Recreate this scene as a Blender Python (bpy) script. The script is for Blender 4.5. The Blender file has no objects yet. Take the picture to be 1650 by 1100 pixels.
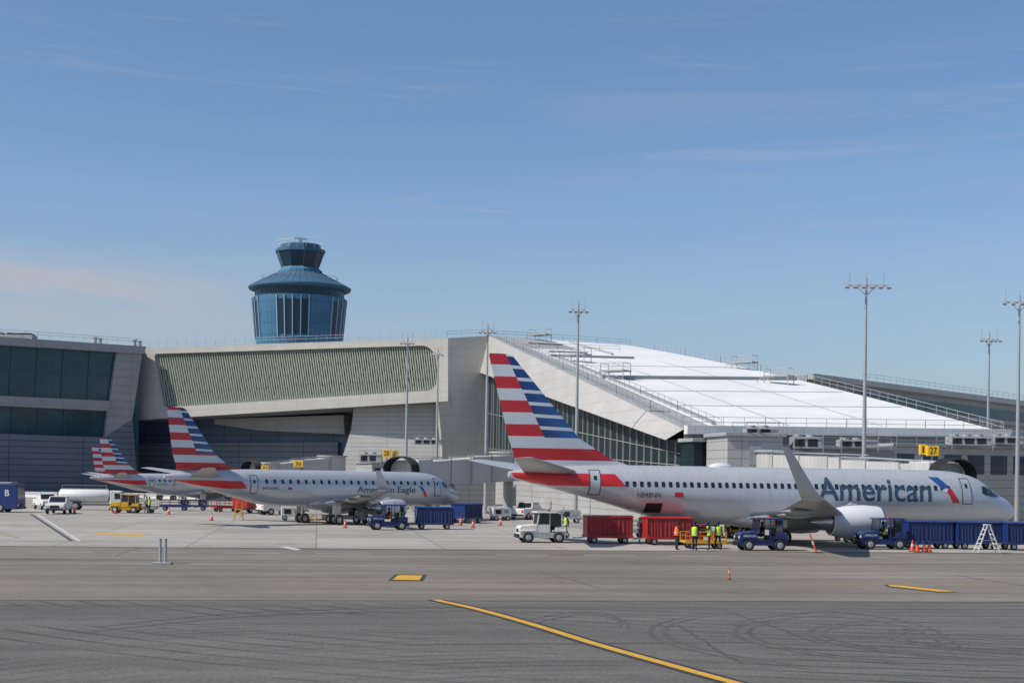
import bpy, bmesh, math, random
from mathutils import Vector, Matrix
random.seed(7)
F=2292.0; H=4.3; RA=math.radians(0.8); CA=math.cos(RA); SA=math.sin(RA)
PX,PY=825.0,770.0
scene=bpy.context.scene
COL=scene.collection

# ---------------------------------------------------------------- surveying helpers
def ray(px,py):
    dx,dy=px-PX,py-PY
    return (dx*CA+dy*SA)/F, -(-dx*SA+dy*CA)/F
def pt(px,py,d):
    a,b=ray(px,py); return Vector((a*d,d,H+b*d))
def G(px,py):
    a,b=ray(px,py); d=-H/b; return Vector((a*d,d,0))
class Plane:
    def __init__(s,p0,p1):
        s.o=Vector((p0[0],p0[1],0)); t=Vector((p1[0]-p0[0],p1[1]-p0[1],0)); s.len=t.length
        s.t=t.normalized(); s.n=Vector((s.t.y,-s.t.x,0))
    def hit(s,px,py):
        g=py is None
        a,b=ray(px,700 if g else py)
        d=(s.o.x*s.n.x+s.o.y*s.n.y)/(a*s.n.x+s.n.y)
        return Vector((a*d,d,0 if g else H+b*d))

# ---------------------------------------------------------------- materials
MATS={}
def M(name,col,rough=.6,metal=0.0,var=.15,scale=2.0,bump=0.0,coat=0.0,spec=.5,streak=0.0):
    if name in MATS: return MATS[name]
    m=bpy.data.materials.new(name); m.use_nodes=True; nt=m.node_tree; N=nt.nodes; L=nt.links
    b=N['Principled BSDF']; b.inputs['Roughness'].default_value=rough; b.inputs['Metallic'].default_value=metal
    b.inputs['Coat Weight'].default_value=coat; b.inputs['Specular IOR Level'].default_value=spec
    tc=N.new('ShaderNodeTexCoord'); no=N.new('ShaderNodeTexNoise'); no.inputs['Scale'].default_value=scale
    no.inputs['Detail'].default_value=6; no.inputs['Roughness'].default_value=.65
    L.new(tc.outputs['Object'],no.inputs['Vector'])
    mx=N.new('ShaderNodeMix'); mx.data_type='RGBA'
    c=Vector(col)
    mx.inputs[6].default_value=(*(c*(1-var)),1); mx.inputs[7].default_value=(*(c*(1+var*.5)),1)
    L.new(no.outputs['Fac'],mx.inputs[0])
    out=mx.outputs[2]
    if streak>0:
        mp=N.new('ShaderNodeMapping'); mp.inputs['Scale'].default_value=(3,3,.25); L.new(tc.outputs['Object'],mp.inputs[0])
        n2=N.new('ShaderNodeTexNoise'); n2.inputs['Scale'].default_value=1.5; n2.inputs['Detail'].default_value=5; L.new(mp.outputs[0],n2.inputs[0])
        r=N.new('ShaderNodeMapRange'); r.inputs[1].default_value=.45; r.inputs[2].default_value=.75; r.inputs[4].default_value=streak; L.new(n2.outputs['Fac'],r.inputs[0])
        m2=N.new('ShaderNodeMix'); m2.data_type='RGBA'; m2.inputs[7].default_value=(c.x*.45,c.y*.42,c.z*.38,1)
        L.new(out,m2.inputs[6]); L.new(r.outputs[0],m2.inputs[0]); out=m2.outputs[2]
    L.new(out,b.inputs['Base Color'])
    rr=N.new('ShaderNodeMapRange'); rr.inputs[3].default_value=max(0,rough-.08); rr.inputs[4].default_value=min(1,rough+.1)
    L.new(no.outputs['Fac'],rr.inputs[0]); L.new(rr.outputs[0],b.inputs['Roughness'])
    if bump>0:
        bp=N.new('ShaderNodeBump'); bp.inputs['Strength'].default_value=bump; L.new(no.outputs['Fac'],bp.inputs['Height']); L.new(bp.outputs[0],b.inputs['Normal'])
    MATS[name]=m; return m

def panelmat(name,c1,c2,mortar,w,h,rough=.45,metal=0.0,msize=.04,offset=0.0,noise=.25,spec=.5,bump=.15):
    if name in MATS: return MATS[name]
    m=bpy.data.materials.new(name); m.use_nodes=True; nt=m.node_tree; N=nt.nodes; L=nt.links
    b=N['Principled BSDF']; b.inputs['Metallic'].default_value=metal; b.inputs['Roughness'].default_value=rough
    b.inputs['Specular IOR Level'].default_value=spec
    uv=N.new('ShaderNodeUVMap'); br=N.new('ShaderNodeTexBrick')
    br.inputs['Color1'].default_value=(*c1,1); br.inputs['Color2'].default_value=(*c2,1); br.inputs['Mortar'].default_value=(*mortar,1)
    br.inputs['Scale'].default_value=1; br.inputs['Mortar Size'].default_value=msize; br.inputs['Brick Width'].default_value=w; br.inputs['Row Height'].default_value=h
    br.offset=offset; br.inputs['Mortar Smooth'].default_value=.2; br.inputs['Bias'].default_value=0
    L.new(uv.outputs[0],br.inputs['Vector'])
    no=N.new('ShaderNodeTexNoise'); no.inputs['Scale'].default_value=.12; no.inputs['Detail'].default_value=7; no.inputs['Roughness'].default_value=.7
    tc=N.new('ShaderNodeTexCoord'); L.new(tc.outputs['Object'],no.inputs['Vector'])
    r=N.new('ShaderNodeMapRange'); r.inputs[1].default_value=.3; r.inputs[2].default_value=.7; r.inputs[3].default_value=1-noise; r.inputs[4].default_value=1+noise*.4
    L.new(no.outputs['Fac'],r.inputs[0])
    mx=N.new('ShaderNodeMix'); mx.data_type='RGBA'; mx.blend_type='MULTIPLY'; mx.inputs[0].default_value=1
    L.new(br.outputs['Color'],mx.inputs[6]); L.new(r.outputs[0],mx.inputs[7]); L.new(mx.outputs[2],b.inputs['Base Color'])
    bp=N.new('ShaderNodeBump'); bp.inputs['Strength'].default_value=bump; bp.inputs['Distance'].default_value=.05; bp.invert=True
    L.new(br.outputs['Fac'],bp.inputs['Height']); L.new(bp.outputs[0],b.inputs['Normal'])
    MATS[name]=m; return m

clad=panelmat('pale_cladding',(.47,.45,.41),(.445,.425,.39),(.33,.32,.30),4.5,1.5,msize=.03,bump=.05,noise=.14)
cladshade=panelmat('shaded_grey_cladding',(.33,.335,.34),(.30,.31,.32),(.18,.19,.2),4.5,1.5,noise=.15)  # darker copy of the pale cladding, with shade put into its colour
banded=panelmat('banded_cladding',(.42,.415,.40),(.39,.385,.375),(.20,.21,.22),9.0,.8,noise=.15)
basewall=panelmat('blue_grey_base',(.15,.18,.23),(.13,.16,.205),(.06,.075,.10),14.0,1.1,msize=.09)
roofwhite=panelmat('white_roof_membrane',(.76,.755,.74),(.73,.725,.71),(.55,.56,.57),60.0,2.4,rough=.7,msize=.04,noise=.14)
roofgrey=panelmat('grey_metal_roof',(.42,.41,.39),(.38,.375,.36),(.22,.22,.22),20.0,.9,rough=.5,msize=.05)
glassb=panelmat('teal_glass',(.012,.06,.09),(.018,.075,.105),(.035,.09,.11),4.4,3.6,rough=.16,msize=.05,noise=.45,spec=.5,bump=.01)
flankg=panelmat('flank_glass',(.008,.022,.03),(.014,.032,.042),(.03,.045,.05),2.2,3.2,rough=.35,msize=.05,noise=.45,spec=.25,bump=.01)
screen=panelmat('pale_green_screen',(.20,.25,.19),(.25,.30,.235),(.33,.37,.31),.9,40.0,rough=.45,msize=.07,noise=.25,spec=.4,bump=.02)
glassd=panelmat('dark_glass',(.02,.04,.075),(.03,.055,.09),(.06,.085,.12),2.5,3.0,rough=.2,msize=.06,noise=.4,spec=.5,bump=.02)
deepblue=panelmat('deep_blue_panels',(.06,.10,.18),(.07,.12,.20),(.025,.04,.07),6,3.0,rough=.4,msize=.1,noise=.3)
towerblue=panelmat('tower_blue_panels',(.06,.17,.29),(.08,.205,.335),(.04,.11,.19),5.0,3.4,rough=.6,metal=.0,msize=.08,noise=.2,spec=.3)
towerroof=M('tower_collar_roof',(.055,.13,.20),rough=.6,var=.15,spec=.3)
towerglass=M('tower_dark_glass',(.012,.04,.07),rough=.25,spec=.4)
soffit=M('soffit_grey',(.16,.18,.20),rough=.7)
fin=M('pale_fin',(.44,.47,.39),rough=.5)
find=M('dark_opening',(.025,.045,.04),rough=.4)
steel=M('galvanised_steel',(.42,.43,.44),rough=.45,metal=.4,var=.25)
whitep=M('white_paint',(.72,.71,.68),rough=.4,var=.12,streak=.3)
greyp=M('grey_paint',(.35,.36,.37),rough=.5,var=.2,streak=.3)
dark=M('dark_rubber',(.02,.02,.022),rough=.85,var=.3)
black=M('black_plastic',(.012,.012,.014),rough=.5)
rimm=M('wheel_rim',(.45,.45,.46),rough=.4,metal=.5)
bluep=M('blue_enamel',(.012,.035,.16),rough=.4,var=.25,coat=.15,streak=.4)
bluec=M('blue_curtain',(.012,.027,.12),rough=.65,var=.4,scale=4,streak=.5)
redp=M('red_enamel',(.38,.02,.018),rough=.45,var=.25,coat=.1,streak=.4)
redc=M('red_curtain',(.32,.02,.025),rough=.65,var=.4,scale=4,streak=.5)
yel=M('yellow_enamel',(.66,.37,.02),rough=.45,var=.2,streak=.4)
yelsign=M('sign_yellow',(.80,.50,.02),rough=.5,var=.05)
orange=M('orange_plastic',(.80,.09,.02),rough=.5,var=.15)
vglass=M('vehicle_glass',(.015,.02,.025),rough=.06,spec=.8,var=.1)
lampm=M('lamp_lens',(.7,.7,.65),rough=.15)
redlens=M('red_lens',(.5,.01,.01),rough=.2)
silver=M('aircraft_silver_paint',(.54,.555,.575),rough=.3,metal=.25,var=.12,scale=.6,coat=.3,streak=.2)
winggrey=M('wing_grey',(.40,.41,.42),rough=.4,metal=.15,var=.2,scale=1.0,streak=.25)
acwhite=M('aircraft_white',(.68,.69,.70),rough=.3,coat=.3,var=.06)
acred=M('livery_red',(.55,.018,.025),rough=.32,coat=.3,var=.1)
acblue=M('livery_blue',(.02,.085,.28),rough=.32,coat=.3,var=.1)
acnavy=M('lettering_navy',(.04,.075,.13),rough=.35,var=.05)
metalb=M('bare_metal',(.55,.55,.56),rough=.25,metal=.9,var=.15)
hivis=M('hi_vis_fabric',(.50,.80,.03),rough=.8,var=.2)
hivo=M('hi_vis_orange',(.9,.16,.02),rough=.8,var=.15)
navyf=M('navy_fabric',(.02,.025,.05),rough=.9,var=.3)
skin=M('skin',(.32,.17,.11),rough=.6,var=.1)
hairm=M('dark_hair',(.015,.012,.01),rough=.8)
reflect=M('reflective_tape',(.6,.6,.58),rough=.3)

# ---------------------------------------------------------------- mesh builder
class MB:
    def __init__(s): s.v=[]; s.f=[]; s.m=[]; s.mats=[]
    def mi(s,m):
        if m not in s.mats: s.mats.append(m)
        return s.mats.index(m)
    def face(s,pts,m):
        i=len(s.v); s.v+= [Vector(p) for p in pts]; s.f.append(list(range(i,i+len(pts)))); s.m.append(s.mi(m))
    def box(s,x0,x1,y0,y1,z0,z1,m,T=None):
        c=[Vector(p) for p in ((x0,y0,z0),(x1,y0,z0),(x1,y1,z0),(x0,y1,z0),(x0,y0,z1),(x1,y0,z1),(x1,y1,z1),(x0,y1,z1))]
        if T: c=[T@p for p in c]
        i=len(s.v); s.v+=c; k=s.mi(m)
        for q in ((3,2,1,0),(4,5,6,7),(0,1,5,4),(1,2,6,5),(2,3,7,6),(3,0,4,7)):
            s.f.append([i+a for a in q]); s.m.append(k)
    def loft(s,rings,m,caps=True,closed=True):
        i=len(s.v); n=len(rings[0]); k=s.mi(m)
        for r in rings: s.v+=[Vector(p) for p in r]
        for a in range(len(rings)-1):
            for b in range(n if closed else n-1):
                c=(b+1)%n
                s.f.append([i+a*n+b,i+a*n+c,i+(a+1)*n+c,i+(a+1)*n+b]); s.m.append(k)
        if caps:
            s.f.append([i+b for b in range(n)][::-1]); s.m.append(k)
            s.f.append([i+(len(rings)-1)*n+b for b in range(n)]); s.m.append(k)
    def cyl(s,p0,p1,r0,r1=None,n=10,m=None,caps=True):
        if r1 is None: r1=r0
        p0=Vector(p0); p1=Vector(p1); d=(p1-p0)
        if d.length<1e-6: return
        d.normalize(); a=d.orthogonal().normalized(); b=d.cross(a)
        R=[[p+(a*math.cos(t)+b*math.sin(t))*r for t in [2*math.pi*i/n for i in range(n)]] for p,r in ((p0,r0),(p1,r1))]
        s.loft(R,m,caps)
    def bar(s,p0,p1,w,m):
        s.cyl(p0,p1,w*.7071,w*.7071,4,m)
    def revx(s,prof,cy,cz,m,n=24,caps=True):
        s.loft([[(x,cy+r*math.cos(2*math.pi*i/n),cz+r*math.sin(2*math.pi*i/n)) for i in range(n)] for x,r in prof],m,caps)
    def revz(s,prof,cx,cy,m,n=24,caps=True,sel=None):
        s.loft([[(cx+r*math.cos(2*math.pi*i/n),cy+r*math.sin(2*math.pi*i/n),z) for i in range(n)] for r,z in prof],m,caps)
    def prism(s,poly,y0,y1,m):  # poly in xz
        a=[(x,y0,z) for x,z in poly]; b=[(x,y1,z) for x,z in poly]
        s.loft([a,b],m)
    def slab(s,pl,poly,o0,o1,m,capback=True):
        f=[pl.hit(*p) for p in poly]; s.loft([[p+pl.n*o0 for p in f],[p+pl.n*o1 for p in f]],m)
    def obj(s,name,parent=None,loc=(0,0,0),rz=0,bevel=0,smooth=False,label=None,kind=None):
        me=bpy.data.meshes.new(name); me.from_pydata([tuple(p) for p in s.v],[],s.f)
        for m in s.mats: me.materials.append(m)
        for p,k in zip(me.polygons,s.m): p.material_index=k
        bm=bmesh.new(); bm.from_mesh(me); bmesh.ops.recalc_face_normals(bm,faces=bm.faces)
        if smooth: bmesh.ops.remove_doubles(bm,verts=bm.verts,dist=1e-4)
        uvl=bm.loops.layers.uv.new('UVMap')
        for f in bm.faces:
            n=f.normal
            if abs(n.z)>.75:
                for l in f.loops: l[uvl].uv=(l.vert.co.x,l.vert.co.y)
            else:
                t=Vector((-n.y,n.x,0)).normalized()
                for l in f.loops: l[uvl].uv=(l.vert.co.dot(t),l.vert.co.z)
        bm.to_mesh(me); bm.free()
        o=bpy.data.objects.new(name,me); COL.objects.link(o)
        o.location=loc; o.rotation_euler=(0,0,rz)
        if parent: o.parent=parent
        if smooth:
            for p in me.polygons: p.use_smooth=True
            me.set_sharp_from_angle(angle=math.radians(38))
        if bevel>0:
            b=o.modifiers.new('Bevel','BEVEL'); b.width=bevel; b.segments=2; b.limit_method='ANGLE'; b.angle_limit=math.radians(40)
        if label: o['label']=label
        if kind: o['kind']=kind
        return o
def thing(name,label,cat,loc=(0,0,0),rz=0,group=None):
    e=bpy.data.objects.new(name,None); COL.objects.link(e); e.location=loc; e.rotation_euler=(0,0,rz)
    e.empty_display_size=.3; e['label']=label; e['category']=cat
    if group: e['group']=group
    return e
def tag(o,label,cat,group=None):
    o['label']=label; o['category']=cat
    if group: o['group']=group
    return o

# ---------------------------------------------------------------- text
def text_me(body,bold=.012,shear=0):
    cu=bpy.data.curves.new('t','FONT'); cu.body=body; cu.size=1; cu.offset=bold; cu.resolution_u=4; cu.shear=shear
    ob=bpy.data.objects.new('t',cu); COL.objects.link(ob); dg=bpy.context.evaluated_depsgraph_get(); dg.update()
    me=bpy.data.meshes.new_from_object(ob.evaluated_get(dg)); bpy.data.objects.remove(ob)
    xs=[v.co.x for v in me.vertices]; ys=[v.co.y for v in me.vertices]
    x0,x1,y0,y1=min(xs),max(xs),min(ys),max(ys)
    return [((v.co.x-x0)/(x1-x0),(v.co.y-y0)/(y1-y0)) for v in me.vertices],[list(p.vertices) for p in me.polygons]
def flat_text(body,w,h,mat,parent,origin,xdir,zdir=Vector((0,0,1)),name='lettering'):
    vs,fs=text_me(body); mb=MB(); k=mb.mi(mat); o=Vector(origin); xd=Vector(xdir); zd=Vector(zdir)
    mb.v=[o+xd*(a-.5)*w+zd*(b-.5)*h for a,b in vs]; mb.f=fs; mb.m=[k]*len(fs)
    return mb.obj(name,parent)

# ---------------------------------------------------------------- aircraft
def hermite(tab,s):
    n=len(tab)
    if s<=tab[0][0]: return tab[0][1:]
    if s>=tab[-1][0]: return tab[-1][1:]
    for i in range(n-1):
        if tab[i][0]<=s<=tab[i+1][0]: break
    a,b=tab[i],tab[i+1]; h=b[0]-a[0]; t=(s-a[0])/h; out=[]
    for c in range(1,len(a)):
        d=(b[c]-a[c])/h
        dl=(a[c]-tab[i-1][c])/(a[0]-tab[i-1][0]) if i>0 else d
        dr=(tab[i+2][c]-b[c])/(tab[i+2][0]-b[0]) if i<n-2 else d
        m0=0 if dl*d<=0 else 2*dl*d/(dl+d); m1=0 if dr*d<=0 else 2*dr*d/(dr+d)
        if i==0: m0=d
        out.append((2*t**3-3*t*t+1)*a[c]+(t**3-2*t*t+t)*h*m0+(-2*t**3+3*t*t)*b[c]+(t**3-t*t)*h*m1)
    return out
def finmat(name,z0,per,xa,za,slope,zlow):
    m=bpy.data.materials.new(name); m.use_nodes=True; nt=m.node_tree; N=nt.nodes; L=nt.links
    b=N['Principled BSDF']; b.inputs['Roughness'].default_value=.33; b.inputs['Coat Weight'].default_value=.3
    tc=N.new('ShaderNodeTexCoord'); sp=N.new('ShaderNodeSeparateXYZ'); L.new(tc.outputs['Object'],sp.inputs[0])
    def ma(op,a,bb,cc=None):
        n=N.new('ShaderNodeMath'); n.operation=op
        for i,x in enumerate((a,bb)):
            if x is None: continue
            if isinstance(x,(int,float)): n.inputs[i].default_value=x
            else: L.new(x,n.inputs[i])
        return n.outputs[0]
    X,Z=sp.outputs[0],sp.outputs[2]
    red=ma('LESS_THAN',ma('FRACT',ma('DIVIDE',ma('SUBTRACT',Z,z0),per),None),.50)
    zt=ma('SUBTRACT',Z,ma('MULTIPLY',ma('SUBTRACT',X,xa),-.035))
    zb=ma('DIVIDE',ma('SUBTRACT',zt,z0-.02),per*.5)
    blue=ma('LESS_THAN',ma('FRACT',zb,None),.72)
    bx=ma('ADD',ma('MULTIPLY',ma('SUBTRACT',Z,za),slope),xa)
    side=ma('GREATER_THAN',X,bx)
    low=ma('GREATER_THAN',Z,zlow)
    side=ma('MULTIPLY',side,low)
    def mix(f,a,c):
        n=N.new('ShaderNodeMix'); n.data_type='RGBA'; L.new(f,n.inputs[0])
        for k,x in ((6,a),(7,c)):
            if isinstance(x,tuple): n.inputs[k].default_value=(*x,1)
            else: L.new(x,n.inputs[k])
        return n.outputs[2]
    W=(.60,.615,.645)
    rc=mix(red,W,(.50,.018,.025))
    g=N.new('ShaderNodeMapRange'); L.new(ma('SUBTRACT',X,bx),g.inputs[0]); g.inputs[1].default_value=0; g.inputs[2].default_value=2.2
    bcol=mix(g.outputs[0],(.012,.035,.14),(.03,.12,.33))
    bc=mix(blue,W,bcol)
    L.new(mix(side,rc,bc),b.inputs['Base Color']); return m

PROF=[(0,0),(.02,.2),(.08,.37),(.2,.48),(.35,.5),(.55,.4),(.8,.19),(1,.02)]
def airfoil(mb,secs,tax,m):
    rings=[]
    for le,ch,th,*ax in secs:
        le=Vector(le); t=Vector(ax[0]) if ax else Vector(tax)
        up=[le+Vector((-c*ch,0,0))+t*(k*th) for c,k in PROF]
        lo=[le+Vector((-c*ch,0,0))-t*(k*th*.8) for c,k in PROF[1:-1][::-1]]
        rings.append(up+lo)
    mb.loft(rings,m)

def aircraft(P,nose,ang,label,group=None):
    sc=P.get('scale',1); S0=P['gear']
    u=Vector((math.cos(ang),math.sin(ang),0))
    root=thing('airliner',label,'airplane',Vector((nose[0],nose[1],0))-u*S0*sc,ang,group)
    root.scale=(sc,sc,sc)
    T=P['fus']; L=T[-1][0]
    X=lambda s:S0-s
    def surf_y(s,z,off=0):
        top,bot,hw=hermite(T,s); zc=(top+bot)/2; hh=(top-bot)/2
        return -(hw+off)*math.sqrt(max(0.0,1-((z-zc)/(hh+off))**2))
    mb=MB(); rings=[]; ss=[0.02,.1,.25,.45]+[.7+.35*i for i in range(16)]; s=ss[-1]
    while s<L-.3: s+=.6; ss.append(min(s,L))
    if ss[-1]<L: ss.append(L)
    for s in ss:
        top,bot,hw=hermite(T,s); zc=(top+bot)/2; hh=(top-bot)/2
        rings.append([(X(s),hw*math.sin(2*math.pi*i/48),zc+hh*math.cos(2*math.pi*i/48)) for i in range(48)])
    mb.loft(rings,silver); fus=mb.obj('fuselage',root,smooth=True)
    def decal(verts,faces,mat,name,off=.012,label=None,parent=root):
        bm=bmesh.new(); bv=[bm.verts.new((X(a),0,z)) for a,z in verts]
        for f in faces:
            try: bm.faces.new([bv[i] for i in f])
            except ValueError: pass
        xs=[v.co.x for v in bm.verts]; zs=[v.co.z for v in bm.verts]
        def cut(lo,hi,st,no,k):
            c=math.floor(lo/st)*st+st
            while c<hi:
                p=[0,0,0]; p[k]=c
                bmesh.ops.bisect_plane(bm,geom=bm.verts[:]+bm.edges[:]+bm.faces[:],plane_co=p,plane_no=no,dist=1e-5); c+=st
        cut(min(zs),max(zs),.14,(0,0,1),2); cut(min(xs),max(xs),.45,(1,0,0),0)
        for v in bm.verts: v.co.y=surf_y(S0-v.co.x,v.co.z,off)
        bmesh.ops.recalc_face_normals(bm,faces=bm.faces)
        me=bpy.data.meshes.new(name); bm.to_mesh(me); bm.free(); me.materials.append(mat)
        o=bpy.data.objects.new(name,me); COL.objects.link(o); o.parent=parent
        if label:o['label']=label
        return o
    def rect(s0,s1,z0,z1): return [(s0,z0),(s1,z0),(s1,z1),(s0,z1)],[[0,1,2,3]]
    def rrect(sc_,zc_,w,h,r=.35):
        p=[]
        for i in range(12):
            a=2*math.pi*i/12+math.pi/12
            c,s_=math.cos(a),math.sin(a)
            p.append((sc_+math.copysign(abs(c)**r,c)*w/2,zc_+math.copysign(abs(s_)**r,s_)*h/2))
        return p,[list(range(12))]
    for st in P['stripes']: decal(st[0],[list(range(len(st[0])))],st[1],'livery_stripe',.03)
    s=P['win'][0]
    while s<=P['win'][1]:
        if not any(a<s<b for a,b in P.get('skip',[])): decal(*rrect(s,P['winz'],.26,.37),vglass,'cabin_window',.01)
        s+=P['win'][2]
    for (s0,s1,z0,z1,*dm) in P['doors']:
        d=decal(*rect(s0,s1,z0,z1),black if not dm else acwhite,'door',.034)
        decal(*rect(s0+.05,s1-.05,z0+.05,z1-.05),dm[0] if dm else silver,'door_panel',.04,parent=d)
        decal(*rrect((s0+s1)/2,z1-.55,.22,.3),vglass,'door_window',.05,parent=d)
    for (s0,s1,z0,z1) in P.get('cargo',[]): decal(*rect(s0,s1,z0,z1),black,'dark_cargo_opening',.014)  # black sheet painted for the dark inside of the open hold
    for poly in P['cockpit']: decal(poly,[list(range(len(poly)))],vglass,'cockpit_window',.02)
    for body,s0,s1,z0,z1,mat,bold in P['text']:
        vs,fs=text_me(body,bold)
        decal([(s0+(s1-s0)*a,z0+(z1-z0)*b) for a,b in vs],fs,mat,'lettering',.022)
    for poly,mat in P['emblem']: decal(poly,[list(range(len(poly)))],mat,'emblem',.024)
    mb=MB(); airfoil(mb,[((X(s_),0,z),c,t) for s_,z,c,t in P['fin']],(0,1,0),P['finmat']); mb.obj('tail_fin',root,smooth=True)
    for sd in (-1,1):
        mb=MB(); airfoil(mb,[((X(s_),y*sd,z),c,t) for s_,y,z,c,t in P['stab']],(0,0,1),winggrey); mb.obj('horizontal_stabilizer',root,smooth=True)
        mb=MB(); airfoil(mb,[((X(s_),y*sd,z),c,t) for s_,y,z,c,t in P['wing']],(0,0,1),winggrey)
        w=mb.obj('wing',root,smooth=True)
        mb=MB(); airfoil(mb,[((X(s_),y*sd,z),c,t,(0,-sd*a,b_)) for s_,y,z,c,t,a,b_ in P['winglet']],(0,1,0),P['wlmat']); mb.obj('winglet',w,smooth=True)
        for (s_,y,z,l) in P['fairings']:
            mb=MB(); mb.revx([(X(s_),.02),(X(s_+.2*l),.16),(X(s_+.5*l),.22),(X(s_+.8*l),.13),(X(s_+l),.02)],y*sd,z,winggrey,10); mb.obj('flap_track_fairing',w,smooth=True)
        e=P['eng']; s0,y,z,r,l=e['s'],e['y']*sd,e['z'],e['r'],e['l']
        mb=MB(); mb.revx([(X(s0+.35),r*.80),(X(s0+.1),r*.83),(X(s0+.02),r*.88),(X(s0),r*.92),(X(s0+.03),r*.96),(X(s0+.25),r*1.0),(X(s0+l*.3),r*1.06),(X(s0+l*.6),r*1.0),(X(s0+l*.85),r*.8),(X(s0+l*.86),r*.72),(X(s0+l*.7),r*.7)],y,z,acwhite if sc==1 and L>35 else silver,32,False)
        eng=mb.obj('engine',root,smooth=True)
        mb=MB(); mb.revx([(X(s0+.16),r*.82),(X(s0+.02),r*.9),(X(s0-.005),r*.925),(X(s0+.02),r*.965),(X(s0+.2),r*1.003)],y,z,metalb,32,False); mb.obj('intake_rim',eng,smooth=True)
        mb=MB()
        mb.revx([(X(s0+.5),.02),(X(s0+.75),r*.25),(X(s0+.8),r*.3)],y,z,metalb,16)
        for i in range(20):
            a=2*math.pi*i/20; d0=Vector((0,math.cos(a),math.sin(a))); d1=Vector((0,math.cos(a+.2),math.sin(a+.2)))
            c=Vector((X(s0+.8),y,z)); mb.face([c+d0*r*.25,c+d1*r*.25+Vector((-.1,0,0)),c+d1*r*.8+Vector((-.18,0,0)),c+d0*r*.8],greyp)
        mb.revx([(X(s0+1.02),r*.84),(X(s0+1.05),r*.84)],y,z,black,24)
        mb.obj('fan',eng)
        mb=MB(); mb.revx([(X(s0+l*.7),r*.62),(X(s0+l*.95),r*.5),(X(s0+l*1.03),r*.42),(X(s0+l*1.0),r*.38),(X(s0+l*1.18),.03)],y,z,metalb,20); mb.obj('exhaust_nozzle',eng,smooth=True)
        mb=MB(); pz=e['pz']; mb.prism([(X(s0+l*.25),z+r*.95),(X(s0+l*.5),z+r*1.15+.05),(X(s0+l*.75),pz),(X(s0+l*1.35),pz),(X(s0+l*1.1),z+r*.4),(X(s0+l*.8),z+r*.6)],y-.12,y+.12,silver); mb.obj('engine_pylon',eng,bevel=.03)
    b=P['belly']; mb=MB(); rings=[]
    for i in range(15):
        t=i/14; s_=b[0]+(b[1]-b[0])*t; k=math.sin(math.pi*t)**.45 if 0<t<1 else 0.03
        rings.append([(X(s_),b[2]*k*math.cos(a),b[3]+b[4]*k*math.sin(a)) for a in [2*math.pi*j/24 for j in range(24)]])
    mb.loft(rings,silver); mb.obj('belly_fairing',root,smooth=True)
    def gear(s_,y,zt,r,dy,nm):
        mb=MB(); mb.cyl((X(s_),y,r),(X(s_),y,zt),.11,.14,10,metalb); mb.cyl((X(s_),y,r*1.6),(X(s_-.9),y,zt),.05,.05,8,metalb)
        mb.cyl((X(s_),y-dy-.1,r),(X(s_),y+dy+.1,r),.07,.07,8,metalb)
        mb.box(X(s_)-.5,X(s_)+.35,y+.2*(1 if y>=0 else -1)-.02,y+.2*(1 if y>=0 else -1)+.02,r*2.1,zt,silver)
        g=mb.obj(nm,root,smooth=False)
        for k in (-1,1): wheel(g,(X(s_),y+k*dy,0),r,.3*r/.5)
    gear(S0,-P['track'],P['gz'],P['wr'],.4,'landing_gear'); gear(S0,P['track'],P['gz'],P['wr'],.4,'landing_gear')
    gear(P['nosegear'],0,P['gz'],P['wr']*.65,.22,'nose_gear')
    for (s_,z,l,h) in P.get('hump',[]):
        mb=MB(); mb.loft([[(X(s_+l*(.5-.5*math.cos(math.pi*t/8)))*1.0,.45*math.sin(math.pi*t/8)*math.cos(a),z-.03+h*math.sin(math.pi*t/8)*max(0,math.sin(a))) for a in [math.pi*j/10 for j in range(11)]] for t in range(9)],acwhite,False,False); mb.obj('antenna_dome',root,smooth=True)
    mb=MB(); mb.prism([(X(9),T_top(T,9)-.02),(X(9.35),T_top(T,9)-.02),(X(9.4),T_top(T,9)+.3),(X(9.25),T_top(T,9)+.3)],-.02,.02,acwhite); mb.obj('blade_antenna',root)
    return root
def T_top(T,s): return hermite(T,s)[0]

WC={}
def wheel(parent,loc,r,w):
    k=(round(r,3),round(w,3))
    if k not in WC:
        n=24; rings=[]
        for y,q in ((-w/2,.62),(-w/2,.9),(-w*.35,1.0),(w*.35,1.0),(w/2,.9),(w/2,.62)):
            rings.append([(r*q*math.cos(2*math.pi*i/n),y,r+r*q*math.sin(2*math.pi*i/n)) for i in range(n)])
        mb=MB(); mb.loft(rings,dark); o=mb.obj('wheel',None,smooth=True)
        rings=[]
        for y,q in ((-w/2-.012,.1),(-w/2-.015,.5),(-w/2+.01,.62),(w/2-.01,.62),(w/2+.015,.5),(w/2+.012,.1)):
            rings.append([(r*q*math.cos(2*math.pi*i/n),y,r+r*q*math.sin(2*math.pi*i/n)) for i in range(n)])
        mb=MB(); mb.loft(rings,rimm); p=mb.obj('rim',None,smooth=True)
        WC[k]=(o.data,p.data); bpy.data.objects.remove(o); bpy.data.objects.remove(p)
    a=bpy.data.objects.new('wheel',WC[k][0]); COL.objects.link(a); a.parent=parent; a.location=loc
    b=bpy.data.objects.new('rim',WC[k][1]); COL.objects.link(b); b.parent=a
    return a

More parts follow.
